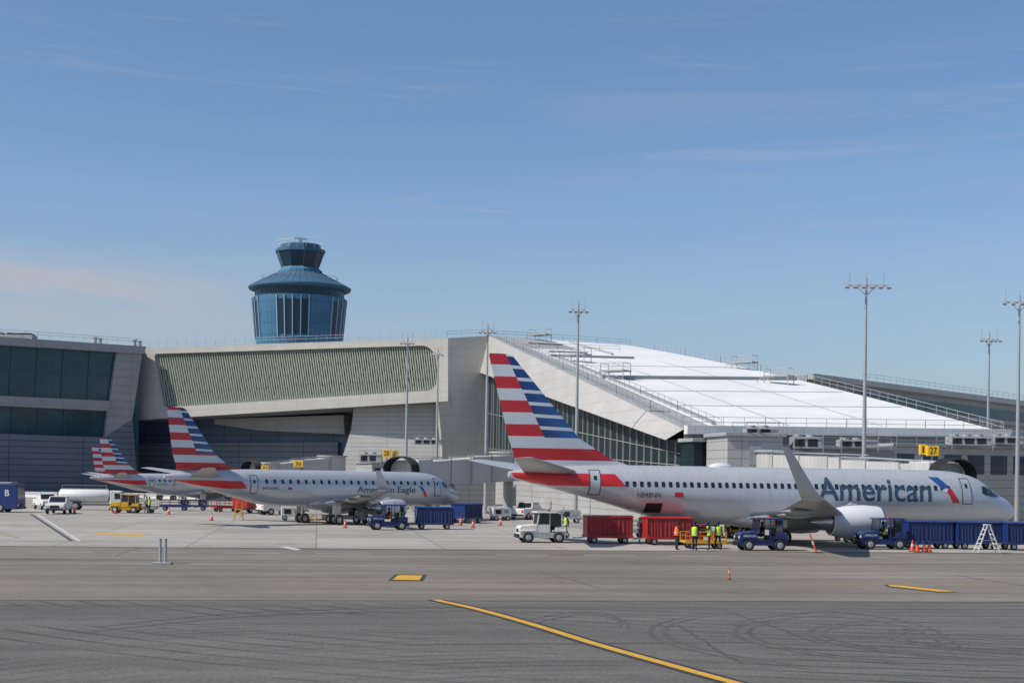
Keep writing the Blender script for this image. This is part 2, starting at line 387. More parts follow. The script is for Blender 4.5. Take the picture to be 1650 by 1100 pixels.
BIG=dict(gear=19.6,fus=[(0,2.42,2.28,.06),(.15,2.72,2.02,.34),(.5,3.05,1.8,.62),(1,3.38,1.62,.9),(1.7,3.72,1.48,1.18),(2.4,4.2,1.4,1.4),(3.2,4.72,1.33,1.6),(4.2,5.05,1.29,1.76),(5.5,5.24,1.27,1.86),(7,5.3,1.27,1.88),(24.5,5.3,1.28,1.88),(27,5.3,1.55,1.87),(29,5.3,2.05,1.8),(31,5.28,2.62,1.63),(33,5.22,3.15,1.35),(35,5.12,3.65,.98),(36.8,4.98,4.05,.6),(38.0,4.75,4.35,.25)],
 win=(6.35,30.4,.508),winz=4.02,skip=[(17.55,18.0)],doors=[(4.5,5.3,2.9,4.75),(32.0,32.75,3.25,4.95)],cargo=[(27.7,28.8,2.1,2.75)],
 stripes=[([(30.3,3.85),(31.0,4.68),(37.95,4.68),(37.6,4.33),(36.6,4.05),(35.4,3.85)],acred)],
 cockpit=[[(1.7,3.46),(2.35,3.45),(2.4,4.02),(2.0,3.88)],[(2.42,3.45),(2.97,3.5),(2.97,4.17),(2.47,4.05)],[(3.04,3.52),(3.55,3.68),(3.45,4.2),(3.04,4.18)]],
 text=[('American',16.4,7.75,3.02,4.68,acnavy,.010),('N848NN',29.5,27.9,3.12,3.46,acnavy,0)],
 emblem=[([(7.7,4.8),(6.95,4.8),(6.3,4.12),(6.85,3.98)],acblue),([(6.9,3.9),(6.35,4.02),(6.55,3.7)],acwhite),([(6.5,3.85),(6.15,4.0),(5.5,2.98),(6.05,2.98)],acred),([(26.9,3.18),(26.3,3.18),(26.3,3.5),(26.9,3.5)],acred)],
 fin=[(29.2,5.15,8.4,.12),(31.0,5.75,6.6,.3),(33.1,7.05,4.95,.5),(37.8,12.45,1.65,.2),(38.2,12.6,1.2,.06)],
 finmat=finmat('fin_livery_large',5.55,1.58,19.6-38.3,12.5,-.5,7.05),
 stab=[(33.2,.4,4.75,3.9,.4),(38.0,7.1,5.55,1.4,.14),(38.4,7.2,5.56,.9,.05)],
 wing=[(13.2,1.0,1.85,8.2,.95),(13.9,1.9,1.95,7.2,.85),(16.6,5.8,2.3,4.5,.52),(23.2,16.9,3.3,1.5,.2)],
 winglet=[(23.2,16.9,3.3,1.5,.2,0,1),(23.7,17.35,3.5,1.3,.17,.7,.7),(24.2,17.6,3.9,1.05,.13,1,.15),(26.0,18.0,6.3,.45,.06,1,.1)],wlmat=silver,
 fairings=[(19.4,7.5,2.15,2.6),(20.8,10.5,2.45,2.3),(19.8,3.9,1.85,2.8)],
 eng=dict(s=13.3,y=4.83,z=1.66,r=1.1,l=4.3,pz=2.3),belly=(12.2,23.2,1.95,1.75,.85),track=2.86,gz=1.7,wr=.56,nosegear=4.6,hump=[(22.0,5.28,1.8,.32)])
SML=dict(gear=16.3,fus=[(0,2.4,2.28,.05),(.15,2.66,2.05,.28),(.5,2.98,1.86,.52),(1,3.28,1.74,.76),(1.7,3.62,1.66,1.0),(2.4,4.08,1.6,1.2),(3.2,4.45,1.58,1.36),(4.4,4.68,1.56,1.47),(6,4.75,1.55,1.5),(20,4.75,1.55,1.5),(22.5,4.75,1.75,1.48),(25,4.72,2.35,1.32),(27.5,4.62,2.95,1.0),(29.5,4.5,3.4,.65),(31,4.3,3.75,.34),(31.68,4.15,3.9,.12)],
 win=(4.9,22.8,.81),winz=3.72,doors=[(3.4,4.15,2.5,4.2),(23.6,24.3,2.7,4.25)],
 stripes=[([(24.6,3.1),(25.1,3.75),(31.4,3.78),(31.0,3.74),(29.2,3.4),(28.0,3.25),(26.5,3.1)],acred)],
 cockpit=[[(1.45,3.25),(2.2,3.25),(2.25,3.82),(1.75,3.68)],[(2.3,3.28),(2.95,3.38),(2.9,3.92),(2.35,3.84)]],
 text=[('American Eagle',13.2,6.5,2.65,3.38,acnavy,.006),('N116HQ',23.1,21.5,3.0,3.28,acnavy,0)],
 emblem=[([(6.1,3.42),(5.75,3.42),(5.35,3.05),(5.6,2.95)],acblue),([(5.6,2.9),(5.35,3.0),(5.05,2.5),(5.25,2.4)],acred),([(20.6,3.05),(20.2,3.05),(20.2,3.25),(20.6,3.25)],acred)],
 fin=[(24.0,4.6,6.6,.1),(25.6,5.0,5.0,.28),(27.0,6.0,3.95,.4),(29.75,9.6,1.75,.17),(30.1,9.73,1.3,.05)],
 finmat=finmat('fin_livery_small',4.62,1.22,16.3-30.35,9.6,-.45,6.0),
 stab=[(26.6,.3,4.1,2.9,.3),(29.9,5.0,4.75,1.2,.1),(30.2,5.1,4.76,.8,.04)],
 wing=[(10.6,.8,1.85,6.4,.75),(11.2,1.5,1.92,5.6,.65),(13.6,4.7,2.3,3.6,.42),(18.2,12.6,3.1,1.35,.16)],
 winglet=[(18.2,12.6,3.1,1.35,.16,0,1),(18.5,12.95,3.25,1.2,.13,.7,.7),(18.8,13.15,3.55,1.0,.1,1,.15),(19.9,13.5,4.75,.5,.05,1,.1)],wlmat=silver,
 fairings=[(15.8,5.8,2.2,2.0),(17.0,8.6,2.5,1.8),(16.0,3.2,1.9,2.1)],
 eng=dict(s=10.2,y=4.2,z=1.5,r=.78,l=3.1,pz=2.25),belly=(9.6,18.6,1.6,1.85,.75),track=2.6,gz=1.75,wr=.45,nosegear=3.4)

HB=math.atan2(8.9,36.9)
aircraft(BIG,(36.7,104.0),HB,'large silver jet with red, white and blue striped tail')
HS=math.atan2(21.6,23.2)
aircraft(SML,(-5.2,137.6),HS,'smaller silver jet with striped tail beside a boarding bridge')
S3=dict(SML); S3['scale']=.9; S3['text']=[SML['text'][1]]
def tailplace(px,py,d,ang,sc):
    p=pt(px,py,d); u=Vector((math.cos(ang),math.sin(ang),0)); n=Vector((p.x,p.y,0))+u*30.5*sc; return n
aircraft(S3,tailplace(171,705,182,HS,.9),HS,'regional jet with striped tail parked beyond its larger neighbour')
S4=dict(S3); S4['scale']=.86
aircraft(S4,tailplace(156,720,222,HS,.86),HS,'far regional jet of which mostly the striped tail shows')

# ---------------------------------------------------------------- GROUND
TA=math.radians(7.8)
def groundmat(name,col,slab=None,streak=.3,patch=.25,fine=.25,joint=None,arcs=False):
    m=bpy.data.materials.new(name); m.use_nodes=True; nt=m.node_tree; N=nt.nodes; L=nt.links
    b=N['Principled BSDF']; b.inputs['Roughness'].default_value=.88; b.inputs['Specular IOR Level'].default_value=.25
    tc=N.new('ShaderNodeTexCoord'); V=tc.outputs['Object']
    def noise(sc,det,scale3=None,rg=.6):
        n=N.new('ShaderNodeTexNoise'); n.inputs['Scale'].default_value=sc; n.inputs['Detail'].default_value=det; n.inputs['Roughness'].default_value=rg
        if scale3:
            mp=N.new('ShaderNodeMapping'); mp.inputs['Scale'].default_value=scale3; L.new(V,mp.inputs[0]); L.new(mp.outputs[0],n.inputs[0])
        else: L.new(V,n.inputs[0])
        return n.outputs['Fac']
    def mr(x,a,bb,c,d):
        r=N.new('ShaderNodeMapRange'); r.inputs[1].default_value=a; r.inputs[2].default_value=bb; r.inputs[3].default_value=c; r.inputs[4].default_value=d; L.new(x,r.inputs[0]); return r.outputs[0]
    def mul(a,c):
        n=N.new('ShaderNodeMix'); n.data_type='RGBA'; n.blend_type='MULTIPLY'; n.inputs[0].default_value=1; L.new(a,n.inputs[6]); L.new(c,n.inputs[7]); return n.outputs[2]
    if slab:
        br=N.new('ShaderNodeTexBrick'); br.offset=0; br.inputs['Scale'].default_value=1; br.inputs['Brick Width'].default_value=slab; br.inputs['Row Height'].default_value=slab
        br.inputs['Mortar Size'].default_value=.05; br.inputs['Mortar Smooth'].default_value=.3
        c=Vector(col); br.inputs['Color1'].default_value=(*c,1); br.inputs['Color2'].default_value=(*(c*.84),1); br.inputs['Mortar'].default_value=(*(c*.55),1)
        L.new(V,br.inputs[0]); cur=br.outputs['Color']
    else:
        r=N.new('ShaderNodeRGB'); r.outputs[0].default_value=(*col,1); cur=r.outputs[0]
    cur=mul(cur,mr(noise(.05,5),.35,.7,1-patch,1+patch*.5))
    cur=mul(cur,mr(noise(1,6,(.03,.5,1)),.35,.7,1-streak,1+streak*.4))
    cur=mul(cur,mr(noise(9,4,None,.8),.3,.7,1-fine,1+fine))
    cur=mul(cur,mr(noise(.9,8,None,.7),.3,.75,1.06,.84))
    cur=mul(cur,mr(noise(.35,3,None,.5),.66,.76,1,.72))
    if arcs:
        for (lx,ly,sc,th,amt) in ((-22,-66,.28,3,.5),(-6,-20,.42,2,.45)):
            mp=N.new('ShaderNodeMapping'); mp.inputs['Location'].default_value=(lx,ly,0); L.new(V,mp.inputs[0])
            w=N.new('ShaderNodeTexWave'); w.wave_type='RINGS'; w.rings_direction='Z'; w.inputs['Scale'].default_value=sc; w.inputs['Distortion'].default_value=th; w.inputs['Detail'].default_value=3; w.inputs['Detail Scale'].default_value=.12
            L.new(mp.outputs[0],w.inputs[0])
            k=N.new('ShaderNodeMath'); k.operation='MULTIPLY'; L.new(mr(w.outputs['Fac'],.88,.98,0,1),k.inputs[0]); L.new(mr(noise(.08+abs(lx)*.001,4),.44,.6,0,amt),k.inputs[1])
            s=N.new('ShaderNodeMath'); s.operation='SUBTRACT'; s.inputs[0].default_value=1; L.new(k.outputs[0],s.inputs[1]); cur=mul(cur,s.outputs[0])
    L.new(cur,b.inputs['Base Color'])
    bp=N.new('ShaderNodeBump'); bp.inputs['Strength'].default_value=.35; bp.inputs['Distance'].default_value=.02; L.new(noise(25,3),bp.inputs['Height']); L.new(bp.outputs[0],b.inputs['Normal'])
    return m
gm_conc=groundmat('apron_concrete',(.44,.405,.36),slab=7.6,streak=.2,patch=.2,fine=.1)
gm_asph=groundmat('taxiway_asphalt',(.160,.149,.133),streak=.22,patch=.2,fine=.4,arcs=True)
gm_sh=groundmat('shoulder_asphalt',(.235,.208,.172),streak=.3,patch=.2,fine=.25)
gm_far=groundmat('far_ground',(.25,.25,.24),streak=.1,patch=.2,fine=.1)
def sheet(name,a0,a1,n0,n1,z,m,sub=1):
    mb=MB(); mb.face([(a0,n0,z),(a1,n0,z),(a1,n1,z),(a0,n1,z)],m); o=mb.obj(name,None,rz=TA,kind='structure'); return o
sheet('ground',-4000,4000,-3000,6000,0-.012,gm_far)
sheet('apron',-260,320,84.5,420,-.004,gm_conc)
sheet('taxiway_shoulder',-400,500,49.2,84.5,-.004,gm_sh)
sheet('taxiway',-400,500,-40,49.2,-.004,gm_asph)
paintY=M('worn_yellow_marking',(.62,.34,.03),rough=.8,var=.35,scale=6); paintW=M('worn_white_marking',(.55,.55,.53),rough=.8,var=.4,scale=5)
paintYf=M('faded_yellow_marking',(.36,.27,.12),rough=.8,var=.5,scale=6)
paintK=M('black_marking',(.035,.035,.035),rough=.8,var=.3); jointm=M('joint_seal',(.06,.06,.058),rough=.9,var=.4)
patchm=groundmat('patched_asphalt',(.12,.115,.105),streak=.2,patch=.2,fine=.2)
tyrem=groundmat('tyre_rubber_mark',(.128,.119,.107),streak=.2,patch=.2,fine=.4)
def ribbon(pts,w,z,m,name='painted_line'):
    L=[];R=[]
    for i,p in enumerate(pts):
        a=pts[max(0,i-1)]; b=pts[min(len(pts)-1,i+1)]; t=(b-a).normalized(); n=Vector((-t.y,t.x,0)); ww=w(i/(len(pts)-1)) if callable(w) else w
        L.append(p+n*ww/2+Vector((0,0,z))); R.append(p-n*ww/2+Vector((0,0,z)))
    mb=MB()
    for i in range(len(pts)-1): mb.face([R[i],R[i+1],L[i+1],L[i]],m)
    return mb.obj(name,kind='structure')
def smoothpts(P,n=8):
    out=[]
    for i in range(len(P)-1):
        p0=P[max(0,i-1)];p1=P[i];p2=P[i+1];p3=P[min(len(P)-1,i+2)]
        for k in range(n):
            t=k/n; out.append(.5*((2*p1)+(p2-p0)*t+(2*p0-5*p1+4*p2-p3)*t*t+(3*p1-p0-3*p2+p3)*t**3))
    out.append(P[-1]); return out
# curved rubber marks left by turning vehicles
cA=G(1640,1030)
for i_,(rr_,a0,a1) in enumerate(((3.2,2.0,4.4),(3.6,2.1,4.5),(5.3,2.2,4.2),(5.7,2.2,4.3),(7.4,2.4,4.0),(7.8,2.35,4.1),(9.8,2.5,3.9),(10.2,2.5,3.95))):
    ribbon([cA+Vector((rr_*math.cos(a0+(a1-a0)*k/30),rr_*.95*math.sin(a0+(a1-a0)*k/30),0)) for k in range(31)],lambda t:.17*math.sin(math.pi*t)**.5+.01,.0005+.0001*i_,tyrem,'tyre_mark')
for i_,q in enumerate((((840,1000),(930,985),(990,992),(1000,1010)),((845,1006),(935,990),(1000,998),(1015,1018)),((1190,1000),(1330,985),(1480,1005),(1560,1050)),((1180,1008),(1325,992),(1470,1012),(1545,1060)),((150,1010),(420,985),(760,978),(1100,985)),((140,1018),(420,991),(760,984),(1100,991)))):
    ribbon(smoothpts([G(*a) for a in q]),lambda t:.16*math.sin(math.pi*t)**.5+.01,.0013+.0001*i_,tyrem,'tyre_mark')
cp=smoothpts([G(*q) for q in ((702,966),(770,981),(860,1006),(960,1037),(1070,1068),(1190,1101),(1330,1138))])
ribbon(cp,.66,.003,paintK,'taxiway_line_border'); ribbon(cp,.30,.007,paintY,'taxiway_line')
def gpoly(px,z,m,name='painted_marking'):
    mb=MB(); mb.face([G(*q)+Vector((0,0,z)) for q in px],m); mb.obj(name,kind='structure')
gpoly([(625,935),(682,935.5),(688,925),(637,924.5)],.002,paintK); gpoly([(632,933.5),(676,934),(681,926.5),(642,926)],.006,paintY)
gpoly([(1424,941),(1430,945),(1512,954),(1545,953.5),(1460,942.5)],.002,paintK); gpoly([(1430,941.8),(1434,944),(1512,952.6),(1540,952.6),(1455,942.8)],.006,paintY)
gpoly([(150,861),(232,862.5),(240,859.5),(158,858)],.004,paintY); gpoly([(450,881),(478,886),(486,885),(462,880)],.004,paintW)
ribbon([G(60,828),G(128,871)],.22,.004,paintW); ribbon([G(50,828),G(116,871)],.25,.003,jointm,'joint_line')
ribbon([G(-40,846),G(30,866)],.25,.004,paintYf)
ribbon([G(740,845),G(560,866)],.2,.004,paintYf); ribbon([G(1660,868),G(1240,872)],.2,.004,paintYf)
ribbon([G(290,838),G(540,843)],.2,.004,paintYf)
for a in range(-60,110,5):
    if random.random()<.75:
        mb=MB(); mb.face([(a,79.0,.004),(a+3.0,79.0,.004),(a+3.0,79.22,.004),(a,79.22,.004)],paintW); mb.obj('dashed_line',None,rz=TA,kind='structure')
for n0,w,m,z in ((84.1,.9,patchm,.001),(49.3,.3,patchm,.003),(72.2,.12,jointm,.001),(58.5,.14,paintYf,.002)):
    mb=MB(); mb.face([(-300,n0,z),(400,n0,z),(400,n0+w,z),(-300,n0+w,z)],m); mb.obj('pavement_seam' if m!=paintYf else 'taxiway_edge_line',None,rz=TA,kind='structure')
for k_ in range(16):
    a=random.uniform(-26,34); n_=random.uniform(31,47) if k_<8 else random.uniform(52,76); P=[]; ang=random.choice((0,0,1.57))+random.uniform(-.15,.15)
    for i in range(14):
        P.append(Vector((a,n_,0))); a+=math.cos(ang)*.7+random.uniform(-.08,.08); n_+=math.sin(ang)*.7+random.uniform(-.08,.08)
    R=Matrix.Rotation(TA,3,'Z'); ribbon([R@p for p in P],.05,.0022,jointm,'crack_seal')

# ---------------------------------------------------------------- TERMINAL
def railing(pts,label,h=1.1,sp=2.2,r=.05,mat=steel,group='roof edge railings'):
    mb=MB()
    for a,b in zip(pts[:-1],pts[1:]):
        a=Vector(a);b=Vector(b); n=max(1,int((b-a).length/sp))
        for i in range(n+1):
            p=a.lerp(b,i/n); mb.bar(p,p+Vector((0,0,h)),r,mat)
        for k in (.55,1.0): mb.bar(a+Vector((0,0,h*k)),b+Vector((0,0,h*k)),r,mat)
    o=mb.obj('roof_railing'); return tag(o,label,'railing',group)

PLL=Plane(pt(0,545,256),pt(230,560,274))
w=thing('terminal_wing','dark glazed terminal wing with shade-darkened grey cladding bands and flat roof','building',PLL.hit(100,None))
def child(mb,name,root,**k):
    o=mb.obj(name,**k); o.parent=root; o.matrix_parent_inverse=Matrix.Translation(-Vector(root.location)); return o
mb=MB(); mb.slab(PLL,[(-420,517),(226,561),(226,None),(-420,None)],-30,-.5,glassb); child(mb,'glazing',w)
mb=MB()
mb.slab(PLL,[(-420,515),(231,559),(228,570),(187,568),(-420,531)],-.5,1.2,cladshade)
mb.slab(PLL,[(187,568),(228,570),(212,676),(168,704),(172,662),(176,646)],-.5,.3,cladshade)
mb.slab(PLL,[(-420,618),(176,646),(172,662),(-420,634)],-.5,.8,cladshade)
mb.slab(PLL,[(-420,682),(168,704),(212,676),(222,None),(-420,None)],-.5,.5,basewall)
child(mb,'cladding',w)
mul_=M('glazing_bar',(.06,.10,.12),rough=.4)
mb=MB()
for px in range(-400,186,42):
    mb.slab(PLL,[(px,560),(px+.8,560),(px-5,655),(px-5.8,655)],-.5,-.3,mul_)
mb.slab(PLL,[(-400,577),(185,603),(185,603.8),(-400,577.8)],-.5,-.25,mul_)
for px in range(-400,172,42): mb.slab(PLL,[(px,655),(px+.8,655),(px+.8,702),(px,702)],-.5,-.3,mul_)
child(mb,'window_mullion',w)
mb=MB()
top=PLL.hit(231,559); tl=PLL.hit(-420,515)
mb.face([tl+PLL.n*1.2+Vector((0,0,.02)),top+PLL.n*1.2+Vector((0,0,.02)),top-PLL.n*30,tl-PLL.n*30],roofgrey); child(mb,'roof',w)
railing([PLL.hit(-300,523)+Vector((0,0,.3)),PLL.hit(225,557)+Vector((0,0,.2))],'steel safety railing along the dark wing roof edge')
for px,py in ((168,556),(232,560),(22,546)):
    p=PLL.hit(px,py)-PLL.n*3; mb=MB()
    if px==22:
        mb.box(-5,5,-1.5,1.5,0,.9,greyp); mb.box(-4.6,-.4,-1.3,1.3,.9,1.2,dark); mb.box(.4,4.6,-1.3,1.3,.9,1.2,dark)
    else:
        mb.box(-1.1,1.1,-.6,.6,-1,-.2,greyp)
        mb.cyl((-.5,0,-.4),(-.5,0,1.5),.35,.35,12,steel); mb.cyl((.5,0,-.4),(.5,0,1.3),.35,.35,12,steel); mb.cyl((-.5,0,1.5),(-.5,0,1.7),.55,.55,12,steel); mb.cyl((.5,0,1.3),(.5,0,1.5),.5,.5,12,steel)
    tag(mb.obj('rooftop_vent',loc=p),'grey metal vent unit standing on the terminal roof','vent')

# connector
PC=Plane(pt(225,560,277),pt(710,545,250))
c=thing('terminal_connector','pale panelled bridge-like terminal hall with long green finned window','building',PC.hit(500,None))
def quadpt(q,a,b):
    tl,tr,br,bl=q; t=(tl[0]+(tr[0]-tl[0])*a,tl[1]+(tr[1]-tl[1])*a); u=(bl[0]+(br[0]-bl[0])*a,bl[1]+(br[1]-bl[1])*a)
    return (t[0]+(u[0]-t[0])*b,t[1]+(u[1]-t[1])*b)
WQ=[(248,570),(700,556),(708,628),(264,656)]
def corner(cx,cy,rx,ry,a0,a1,n=6):
    return [(cx+rx*math.cos(math.radians(a0+(a1-a0)*i/n)),cy+ry*math.sin(math.radians(a0+(a1-a0)*i/n))) for i in range(n+1)]
uvp=corner(.008,.08,.008,.08,180,270)+corner(.955,.33,.045,.33,270,360)+corner(.955,.67,.045,.33,0,90)+corner(.008,.92,.008,.08,90,180)
inn=[quadpt(WQ,*p) for p in uvp]
OQ=[(222,560),(722,544.5),(722,646),(214,677)]
def proj(uvp):
    a,b=uvp; x,y=a-.5,b-.5; k=.5/max(abs(x),abs(y)); return (.5+x*k,.5+y*k)
seq=[]
for i,p in enumerate(uvp): seq.append((inn[i],quadpt(OQ,*proj(p))))
mb=MB()
innp=[PC.hit(*a) for a,b in seq]; outp=[PC.hit(*b) for a,b in seq]
n=len(seq)
for i in range(n):
    j=(i+1)%n; mb.face([outp[i],outp[j],innp[j],innp[i]],clad)
    mb.face([innp[i],innp[j],innp[j]-PC.n*.9,innp[i]-PC.n*.9],clad)
for q,(x,y) in zip(OQ,((0,0),(1,0),(1,1),(0,1))):
    for i in range(n):
        j=(i+1)%n; a=proj(uvp[i]); b=proj(uvp[j])
        if (abs(a[0]-x)<1e-3 and abs(b[1]-y)<1e-3) or (abs(a[1]-y)<1e-3 and abs(b[0]-x)<1e-3):
            mb.face([outp[i],PC.hit(*q),outp[j]],clad)
child(mb,'facade_cladding',c)
mb=MB(); gp=[PC.hit(*q)-PC.n*.9 for q in [(240,566),(716,550),(716,640),(250,664)]]; mb.face(gp,screen); child(mb,'window',c)
mb=MB(); mo=MB(); N_=118
for k in range(N_):
    a=(k+.5)/N_; yin=0.0
    if a>.955: yin=.33*(1-math.sqrt(max(0,1-((a-.955)/.045)**2)))
    top=quadpt(WQ,a,.01+yin); bot=quadpt(WQ,a,.99-yin)
    tp=PC.hit(*top);bt=PC.hit(*bot); wv=PC.t*.065; ofs=-PC.n*.75
    mb.loft([[tp-wv+ofs,tp+wv+ofs,tp+wv+ofs+PC.n*.22,tp-wv+ofs+PC.n*.22],[bt-wv+ofs,bt+wv+ofs,bt+wv+ofs+PC.n*.22,bt-wv+ofs+PC.n*.22]],fin)
    a2=(k+1.0)/N_
    if a2<.985:
        yi=0 if a2<.955 else .33*(1-math.sqrt(max(0,1-((a2-.955)/.045)**2)))
        T2=PC.hit(*quadpt(WQ,a2,.01)); B2=PC.hit(*quadpt(WQ,a2,.99)); w2=PC.t*.13; o2=-PC.n*.86
        rows=((.12,.30),(.52,.74)) if k%2 else ((.30,.50),(.72,.90))
        for (r0,r1) in rows:
            j0=random.uniform(-.03,.03); lean=PC.t*(.10 if (k//2)%2 else -.10)
            if r0+j0<yi+.03 or r1+j0>1-yi-.03: continue
            e0=T2.lerp(B2,r0+j0)+lean; e1=T2.lerp(B2,r1+j0)-lean
            mo.loft([[e0-w2+o2,e0+w2+o2,e0+w2+o2+PC.n*.05,e0-w2+o2+PC.n*.05],[e1-w2+o2,e1+w2+o2,e1+w2+o2+PC.n*.05,e1-w2+o2+PC.n*.05]],find)
child(mb,'window_fin',c); child(mo,'window_opening',c)
mb=MB()
tl=PC.hit(222,560); tr=PC.hit(722,544.5); bl=PC.hit(214,677); brr=PC.hit(722,646); B=PC.n*-45
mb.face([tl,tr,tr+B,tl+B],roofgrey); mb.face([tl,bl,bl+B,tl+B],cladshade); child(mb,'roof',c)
mb=MB(); mb.face([bl,brr,brr+B*.6,bl+B*.6],soffit); child(mb,'soffit',c)
PW=Plane(pt(190,600,290),pt(600,600,272))
mb=MB(); mb.slab(PW,[(180,620),(640,620),(640,None),(180,None)],-3,0,deepblue)
mb.slab(PW,[(360,676),(566,670),(568,700),(430,694),(360,684)],0,3.5,cladshade)
mb.slab(PW,[(180,715),(548,712),(548,None),(180,None)],0,1.0,basewall); child(mb,'recessed_wall',c)
PB=Plane(pt(545,700,262),pt(790,700,252))
mb=MB(); mb.slab(PB,[(572,640),(712,640),(712,None),(540,None),(546,755),(566,690)],-8,0,banded); child(mb,'lower_wall',c)
CD=252
pr0=PC.hit(722,600); pr1=pt(792,600,CD)
PP=Plane((pr0.x,pr0.y),(pr1.x,CD))
mb=MB(); mb.slab(PP,[(721.8,544.5),(792,540.5),(792,None),(716,None),(712,716),(706,648),(721.8,646)],-1.2,0,clad)
rb=[PP.hit(721.8,544.5),PP.hit(792,540.5)]; mb.face([rb[0],rb[1],rb[1]+Vector((0,45,0)),rb[0]+Vector((0,45,0))],roofgrey); child(mb,'end_pier',c)
railing([PC.hit(225,559),PC.hit(720,544),PP.hit(791,540)],'thin railing along the pale connector roof')

# concourse
A_=pt(1102,691,140); C_=pt(788,541,CD); D_=pt(1012,556,CD+20); B_=pt(1622,697,150)
k=thing('concourse_hall','long terminal concourse with sloping bright white roof and glazed flank','building',(A_.x,A_.y,0))
PS=Plane(C_,A_)
NR=24
Ls=[C_.lerp(A_,i/NR) for i in range(NR+1)]
Rs=[D_.lerp(B_,i/NR)+Vector((0,0,.7*math.sin(math.pi*i/NR))) for i in range(NR+1)]
def roofpt(s,t):
    i=min(NR-1,int(t*NR)); f=t*NR-i
    return (Ls[i].lerp(Ls[i+1],f)).lerp(Rs[i].lerp(Rs[i+1],f),s)
mb=MB(); SN=10
for i in range(NR):
    for j in range(SN):
        s0,s1,t0,t1=j/SN,(j+1)/SN,i/NR,(i+1)/NR
        m=roofwhite
        if j<1 or (t0<.2 and s0<.35): m=roofgrey
        mb.face([roofpt(s0,t0),roofpt(s1,t0),roofpt(s1,t1),roofpt(s0,t1)],m)
child(mb,'roof',k)
mb=MB()
f0=PS.hit(786,600); f1=PS.hit(1097,709)
NF=12
for i in range(NF):
    a,b=i/NF,(i+1)/NF
    mb.face([C_.lerp(A_,a),C_.lerp(A_,b),(f0.lerp(f1,b))+PS.n*1.6,(f0.lerp(f1,a))+PS.n*1.6],clad)
    mb.face([(f0.lerp(f1,a))+PS.n*1.6,(f0.lerp(f1,b))+PS.n*1.6,(f0.lerp(f1,b))-PS.n*.3,(f0.lerp(f1,a))-PS.n*.3],soffit)
child(mb,'fascia',k)
g0=Vector((f0.x,f0.y,0)); g1=Vector((f1.x,f1.y,0)); hz=5.0
mb=MB(); mb.face([f0,f1,Vector((g1.x,g1.y,hz)),Vector((g0.x,g0.y,hz))],flankg); child(mb,'flank_glazing',k)
mb=MB(); q=[g0+PS.n*.4,g1+PS.n*.4,g1+PS.n*.4+Vector((0,0,hz)),g0+PS.n*.4+Vector((0,0,hz))]; mb.loft([q,[p-PS.n*.6 for p in q]],banded); child(mb,'flank_base',k)
finq=M('flank_fin',(.34,.36,.32),rough=.5)
mb=MB(); NM=40
for i in range(NM):
    a=(i+.5)/NM; t=f0.lerp(f1,a); g=Vector((t.x,t.y,hz)); w_=PS.t*.055; d_=PS.n*.14
    sl=PS.t*(.9 if i%2 else -.5)*(1-a)
    mb.loft([[t-w_+sl,t+w_+sl,t+w_+sl+d_,t-w_+sl+d_],[g-w_,g+w_,g+w_+d_,g-w_+d_]],finq)
for zf in (.4,.75):
    a=f0.lerp(Vector((g0.x,g0.y,hz)),zf)+PS.n*.1; b=f1.lerp(Vector((g1.x,g1.y,hz)),zf)+PS.n*.1; mb.bar(a,b,.07,finq)
child(mb,'glazing_fin',k)
mb=MB()
PA=Plane(A_,B_)
ga=Vector((A_.x,A_.y,0)); gb=Vector((B_.x,B_.y,0)); gd=Vector((D_.x,D_.y,0))
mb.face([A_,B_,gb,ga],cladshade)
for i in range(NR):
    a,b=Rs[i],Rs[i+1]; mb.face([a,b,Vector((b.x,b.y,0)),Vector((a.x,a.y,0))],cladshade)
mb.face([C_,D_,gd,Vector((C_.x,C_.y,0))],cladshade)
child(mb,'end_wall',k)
mb=MB(); q=[A_+Vector((0,0,-.5)),B_+Vector((0,0,-.5)),B_+Vector((0,0,.35)),A_+Vector((0,0,.35))]; mb.loft([[p+PA.n*.9 for p in q],[p+PA.n*.01 for p in q]],whitep); child(mb,'parapet',k)
railing([roofpt(.02,t/8) for t in range(9)],'thin steel railing down the sloping roof edge',h=1.1)
railing([roofpt(.11,t/8) for t in range(1,9)],'inner railing beside the sloping roof walkway',h=1.0)
railing([roofpt(.99,t/8) for t in range(9)],'thin steel railing along the far sloping roof edge',h=1.1)
railing([roofpt(s/4,.992) for s in range(5)],'railing across the low end of the white roof',h=1.1)
railing([roofpt(s/4,.01) for s in range(5)],'railing across the high end of the white roof',h=1.1)
railing([roofpt(.12+s/8,.22) for s in range(5)],'railing across the upper white roof',h=1.0)
def gutter(s0,t0,s1,t1,w=.5,h=.35,label='dark raised walkway strip crossing the white roof',m=greyp):
    mb=MB(); n=10; P=[roofpt(s0+(s1-s0)*i/n,t0+(t1-t0)*i/n) for i in range(n+1)]
    for a,b in zip(P[:-1],P[1:]):
        t=(b-a).normalized(); nn=Vector((-t.y,t.x,0)).normalized()*w/2; u=Vector((0,0,h))
        mb.loft([[a-nn,a+nn,a+nn+u,a-nn+u],[b-nn,b+nn,b+nn+u,b-nn+u]],m)
    tag(mb.obj('roof_walkway'),label,'roof walkway','roof walkways')
gutter(.1,.60,.98,.60,.7,.4); gutter(.1,.33,.55,.335,.6,.3); gutter(.12,.36,.12,.97,.4,.3); gutter(.5,.05,.5,.28,.35,.3)
for t_ in (.45,.72,.84): gutter(.13,t_,.97,t_,.10,.06,'thin raised seam crossing the white roof',steel)
for s_ in (.35,.65): gutter(s_,.36,s_,.97,.10,.06,'thin raised seam running down the white roof',steel)
for s_,t_ in ((.25,.12),(.25,.26)): gutter(s_-.1,t_,s_+.12,t_,.8,.2,'low grey louvred strip on the roof')
